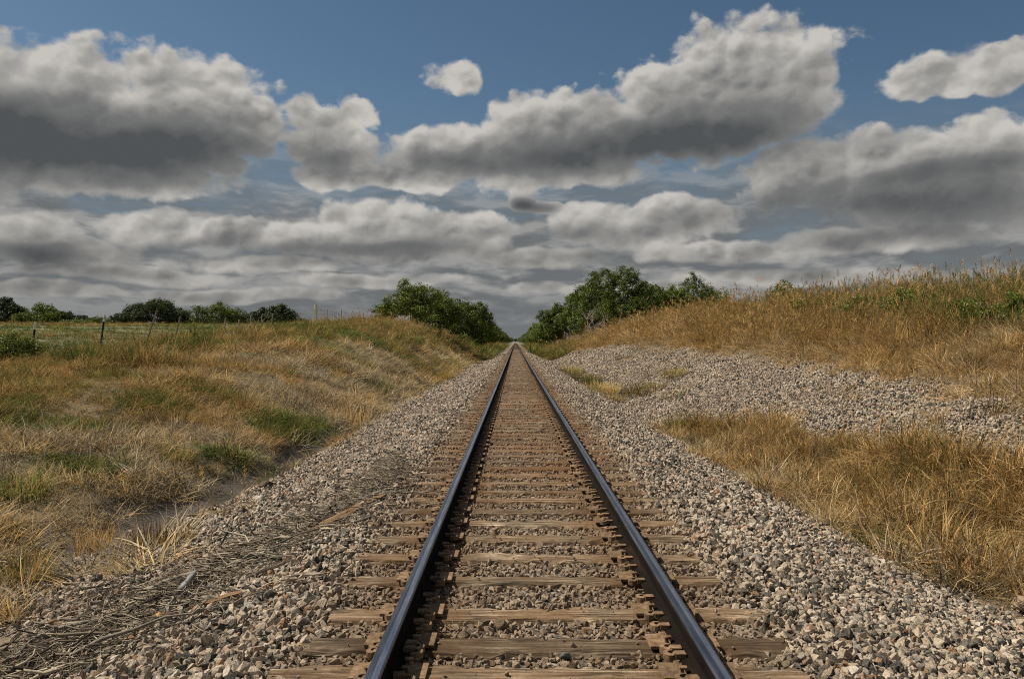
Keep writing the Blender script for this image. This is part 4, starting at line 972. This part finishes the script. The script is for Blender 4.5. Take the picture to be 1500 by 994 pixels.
# ------------------------------------------------------------------ driftwood, twigs and rocks
def woodmat(name, c1, c2, c3):
    m, nt, bs = material(name); lc = nt.new('ShaderNodeTexCoord').outputs['Object']
    g1 = nt.noise(nt.vec('MULTIPLY', lc, (1.2, 30, 30)), 2, 5, .6, dist=.3); setb(nt, bs, nt.ramp(g1, [(.3, c1), (.5, c2), (.7, c3)]), .9, 0, g1, .8, .01, spec=.2); return m
m_wbrown = woodmat('brown splintered wood', (.035,.02,.010), (.17,.10,.05), (.30,.20,.11))
m_wgrey = woodmat('grey weathered wood', (.05,.04,.03), (.22,.18,.14), (.42,.36,.29))
m_wdark = woodmat('dark rotten wood', (.012,.010,.008), (.06,.045,.032), (.14,.11,.08))
m_twig = bpy.data.materials.new('twigs'); m_twig.use_nodes = True; nt = NT(m_twig.node_tree); bs = m_twig.node_tree.nodes['Principled BSDF']
setb(nt, bs, nt.ramp(nt.attr('blade'), [(0, (.03,.022,.016)), (.35, (.10,.078,.056)), (.7, (.24,.195,.145)), (1, (.42,.36,.27))]), .9, spec=.2)
def splinter(label, a, b, w, t, mat, seed, lift=.03, name='wood_piece', bend=.0, group='weathered wood pieces on the left ballast'):
    r = random.Random(seed); A = Vector((a[0], a[1], H(*a)+lift)); B = Vector((b[0], b[1], H(*b)+lift)); d_ = B-A; L = d_.length
    n_ = 14; V = []; Fc = []; sec = [(-1,-.6),(-.9,.5),(-.3,1),(.4,.9),(1,.4),(.9,-.7)]; wj = [r.uniform(.75, 1.15) for _ in sec]
    for j in range(n_+1):
        f_ = j/n_; tp = min(1, (f_*(1-f_)*9+.12))*(1-.25*f_)
        for q, (p, z_) in enumerate(sec):
            k_ = wj[q]*(1+r.uniform(-.10, .10)); V.append((L*(f_-.5)+(r.uniform(-.05, .05)*L*.5 if j in (0, n_) else 0), p*w*.5*tp*k_+bend*L*math.sin(f_*3.1)+w*.12*math.sin(f_*9+seed), z_*t*.5*(.5+.5*tp)*k_))
    m_ = len(sec)
    for j in range(n_):
        for q in range(m_): Fc.append((j*m_+q, j*m_+(q+1) % m_, (j+1)*m_+(q+1) % m_, (j+1)*m_+q))
    Fc.append(tuple(range(m_))); Fc.append(tuple(reversed(range(n_*m_, (n_+1)*m_))))
    me = bpy.data.meshes.new(name); me.from_pydata(V, [], Fc); me.update()
    bm = bmesh.new(); bm.from_mesh(me); bmesh.ops.recalc_face_normals(bm, faces=bm.faces); bm.to_mesh(me); bm.free(); me.materials.append(mat)
    o = link(name, me, None, (A+B)/2); o.rotation_euler = d_.to_track_quat('X', 'Z').to_euler(); return tag(o, label, 'wood piece', group)
splinter('long brown splintered plank with reddish near end on the left ballast', (-2.22, 6.35), (-1.62, 7.25), .085, .05, m_wbrown, 1, .04)
splinter('wide greyish brown plank overlapping the far end of the long splintered one', (-1.78, 6.95), (-1.36, 7.95), .11, .05, m_wbrown, 2, .055)
splinter('thin dark wood strip lying left of the wide plank', (-2.02, 7.6), (-1.72, 8.5), .06, .035, m_wgrey, 3)
splinter('blackened pointed stick touching the left tie ends', (-1.42, 8.35), (-1.12, 9.0), .075, .045, m_wdark, 4)
splinter('small dark wood chunk upslope of the blackened stick', (-1.95, 9.2), (-1.74, 9.8), .09, .06, m_wdark, 5)
splinter('black rotten log bundle low at the left photo edge', (-3.20, 4.95), (-2.88, 5.55), .16, .10, m_wdark, 6, .05)
splinter('long black rotten wood trailing below the log bundle', (-3.15, 4.5), (-2.95, 5.1), .09, .06, m_wdark, 7, .05)
splinter('short brown board half sunk in gravel left of the nearest ties', (-2.12, 5.18), (-1.86, 5.24), .09, .035, m_wbrown, 8, .045)
splinter('pale forked root stick lying flat across the twigs', (-2.95, 5.95), (-2.52, 6.15), .045, .04, m_wgrey, 9, .09, bend=.12)
splinter('pale grey stick pointing at the ties beside the twigs', (-1.98, 5.66), (-1.72, 5.86), .035, .03, m_wgrey, 10, .05)
splinter('narrow grey board left of the tie ends, close to the viewer', (-1.55, 5.35), (-1.30, 5.28), .06, .03, m_wgrey, 11, .045)
splinter('brown wood strip by the sparse yellow grass', (-3.10, 7.1), (-2.65, 7.3), .05, .03, m_wbrown, 12)
for j, (px, py, L_, m_, lab) in enumerate(((590,690,.5,m_wdark,'dark bark strip on the left ballast, nearest of the scattered far ones'),(560,664,.45,m_wgrey,'grey wood strip near the ditch end of the left ballast'),(640,585,.9,m_wdark,'dark driftwood sliver midway along the left ballast'),(610,594,.8,m_wgrey,'grey driftwood sliver left of the dark midway one'),
     (655,565,.8,m_wbrown,'brown sliver farther along the left ballast shoulder'),(690,537,.8,m_wdark,'small dark chunk at the foot of the far left bank'),(600,625,.6,m_wgrey,'grey stick on the left ballast below the slivers'),(625,650,.5,m_wdark,'dark splinter close to the left tie ends in mid distance'))):
    Z_ = 1.95*F/(py-500); X_ = (px-755)/F*Z_
    splinter(lab, (X_-.12*L_, Z_-.5*L_), (X_+.12*L_, Z_+.5*L_), .09+.001*Z_, .05, m_, 30+j)
# twig litter
r = np.random.default_rng(77); V = []; Fc = []; A = []
line = np.array([(-3.75, 3.4), (-3.15, 4.6), (-2.75, 5.6), (-2.30, 6.6), (-1.75, 7.6), (-1.55, 9.2), (-1.9, 12.0)]); seg = np.linalg.norm(np.diff(line, axis=0), axis=1); cum = np.concatenate([[0], np.cumsum(seg)])
for i in range(5200):
    u_ = r.beta(1.3, 2.2)*cum[-1]; k_ = min(np.searchsorted(cum, u_, side='right')-1, len(seg)-1); t_ = (u_-cum[k_])/seg[k_]; c = line[k_]*(1-t_)+line[k_+1]*t_
    dr = (line[k_+1]-line[k_])/seg[k_]; nr = np.array([-dr[1], dr[0]]); wd_ = .36-.045*u_*.8; wd_ = max(wd_, .08)
    off = r.normal(0, wd_); c = c+nr*off
    if r.uniform() < .12: c = c+nr*r.uniform(-1.0, 1.2)
    th = math.atan2(dr[1], dr[0])+r.normal(0, .45 if r.uniform() < .6 else 1.2); L_ = r.uniform(.10, .42)*(1.6 if r.uniform() < .12 else 1); rad = r.uniform(.0016, .0052)*(2.4 if r.uniform() < .10 else 1)
    z0 = H(c[0], c[1])+.03+abs(r.normal(0, .028))*math.exp(-(off/.3)**2); dz_ = r.normal(0, .07); cv = r.normal(0, 1.0); b_ = len(V); bc = r.uniform(0, 1)
    n_ = 4
    for s_ in range(n_+1):
        f_ = s_/n_-.5; a_ = th+cv*f_*1.4; p = np.array([c[0]+math.cos(a_)*L_*f_, c[1]+math.sin(a_)*L_*f_, z0+dz_*f_*L_*3+r.normal(0, .002)])
        sd_ = np.array([-math.sin(a_), math.cos(a_), 0]); rr_ = rad*(1-.5*abs(f_+.2))
        V += [p-sd_*rr_, p+sd_*rr_, p+np.array([0, 0, rr_*1.6])]; A += [bc]*3
    for s_ in range(n_):
        for q in range(3): Fc.append((b_+3*s_+q, b_+3*s_+(q+1) % 3, b_+3*s_+3+(q+1) % 3, b_+3*s_+3+q))
o = link('twig_litter', mesh_np('twigs', np.array(V), np.array(Fc), [m_twig], True, {'blade': A})); tag(o, 'dry twigs and roots strewn in a band over the left ballast', 'twigs', kind='stuff')
# rocks
def rock(label, x, y, s_, colr_, seed, flat=.6, lift=.3):
    r = random.Random(seed); bm = bmesh.new()
    for q in range(16):
        v = Vector((r.gauss(0,1), r.gauss(0,1), r.gauss(0,1))).normalized(); bm.verts.new((v.x*.5*s_, v.y*.4*s_, v.z*.5*s_*flat))
    bmesh.ops.convex_hull(bm, input=bm.verts[:])
    for v in [v for v in bm.verts if not v.link_faces]: bm.verts.remove(v)
    bmesh.ops.bevel(bm, geom=bm.edges[:], offset=.03*s_, segments=2, affect='EDGES')
    m, nt, bs = material('rock'); pos = nt.new('ShaderNodeNewGeometry').outputs['Position']; nz = nt.noise(pos, 30, 5, .65)
    setb(nt, bs, nt.mix(nt.mapr(nz, .3, .7, 0, 1), tuple(c*.5 for c in colr_), colr_), .9, 0, nz, .7, .01)
    o = link('rock', mesh_bm('rock', bm, [m]), None, (x, y, H(x, y)+s_*flat*lift), (0, 0, r.uniform(0, 6))); tag(o, label, 'rock')
rock('orange brown rock lying among the twigs', -2.42, 5.22, .14, (.50,.30,.12), 1)
rock('pale grey rock at the ditch edge of the left ballast', -3.45, 10.3, .22, (.46,.43,.39), 2)
rock('dark earthy clod beside the muddy ditch', -3.75, 11.6, .30, (.09,.06,.035), 3, .5)
rock('tan slab in the straw at the right photo edge', 4.42, 6.75, .30, (.48,.35,.22), 4, .45, .5)
rock('dark grey rock standing on the nearest ballast between the rails', .26, 3.98, .07, (.12,.12,.12), 5, .7, .55)
rock('reddish rock on the left ballast below the long plank', -1.70, 5.95, .09, (.20,.10,.07), 6, .7)
# crumpled clear plastic caught in the twigs
m, nt, bs = material('clear plastic'); setb(nt, bs, (.20,.20,.19), .5); bs.inputs['Transmission Weight'].default_value = .25; bs.inputs['IOR'].default_value = 1.3
bm = bmesh.new(); rr_ = random.Random(4); rings = []
for j, (zz, ra) in enumerate(((0,.012),(.01,.030),(.06,.033),(.10,.026),(.14,.032),(.175,.020),(.19,.011),(.21,.011))):
    rings.append([bm.verts.new((math.cos(a)*ra*rr_.uniform(.8, 1.15), math.sin(a)*ra*rr_.uniform(.7, 1.1)*.7, zz)) for a in [k_*math.pi/5 for k_ in range(10)]])
for a_, b_ in zip(rings, rings[1:]):
    for q in range(10): bm.faces.new((a_[q], a_[(q+1) % 10], b_[(q+1) % 10], b_[q]))
bm.faces.new(rings[0][::-1]); bm.faces.new(rings[-1])
o = link('plastic_bottle', mesh_bm('bottle', bm, [m], True), None, (-2.50, 5.72, H(-2.50, 5.72)+.07), (R(-62), 0, R(-15))); tag(o, 'crushed clear plastic bottle lying in the middle of the twigs', 'bottle')

# leafy bushes among the crest weeds of the right bank
for j, (px, Z_, w_, h_, lab) in enumerate(((1195, 36, 2.6, .95, 'low green bush in the crest weeds right of the small dark bush top'), (1265, 31, 2.2, .9, 'low green bush in the middle of the right crest weeds'),
        (1335, 27, 2.4, 1.0, 'dense green bush in the crest weeds, largest of the low ones'), (1420, 22.5, 1.5, .8, 'green leafy weed bush near the right photo edge on the crest'), (1485, 20.5, 1.2, .9, 'dark leafy weed bush cut close by the right photo edge'))):
    X_ = px2x(px, Z_); tree('green_bush', X_, Z_, w_, h_, 150+j, lab, 'bush', leaf=.045, n_leaf=5200, mat=m_leaf, clump=.22, r0=.02, group='low bushes along the right crest', d=1.6)
# fallen branches tangled with the twigs
m_br = bark('fallen branch wood', (.05,.04,.03), (.33,.28,.22))
def branch(label, x, y, ang, L, rad, seed):
    r = random.Random(seed); P_ = []; z0 = H(x, y)+.05; O_ = (x, y, z0)
    def limb(p, a, L, rad, depth):
        pts = [(*p, rad)]; q = list(p); aa = a
        for i in range(5):
            aa += r.gauss(0, .22); q = [q[0]+math.cos(aa)*L/5, q[1]+math.sin(aa)*L/5, 0]; q[2] = max(H(x+q[0], y+q[1])+.03-z0+rad+r.uniform(0, .05), -.1)
            pts.append((*q, rad*(1-.16*(i+1))))
            if depth and r.random() < .75: limb(tuple(q), aa+r.choice((-1, 1))*r.uniform(.35, .9), L*r.uniform(.3, .5), rad*.5, depth-1)
        P_.append(pts)
    limb((0, 0, 0), ang, L, rad, 2)
    o = link('fallen_branch', tubes('branch', P_, m_br, 6), None, O_); tag(o, label, 'branch', 'fallen branches on the left ballast')
branch('forked bleached branch lying across the twigs, nearest the lower left corner', -3.3, 4.35, R(60), 1.1, .024, 1)
branch('long thin grey branch running up beside the crushed bottle', -2.95, 5.3, R(52), 1.3, .020, 2)
branch('twisted grey branch ending at the long splintered plank', -2.55, 5.9, R(48), 1.2, .022, 3)
branch('dark branch along the upper side of the wide plank', -2.1, 7.2, R(58), 1.4, .020, 4)
branch('pale crooked branch beside the orange brown rock', -2.75, 4.75, R(35), .9, .018, 5)
branch('thin dark branch reaching toward the blackened stick', -1.9, 7.6, R(62), 1.2, .011, 6)
branch('bent bare branch in the gravel close to the black log bundle', -3.4, 5.4, R(20), .9, .020, 7)
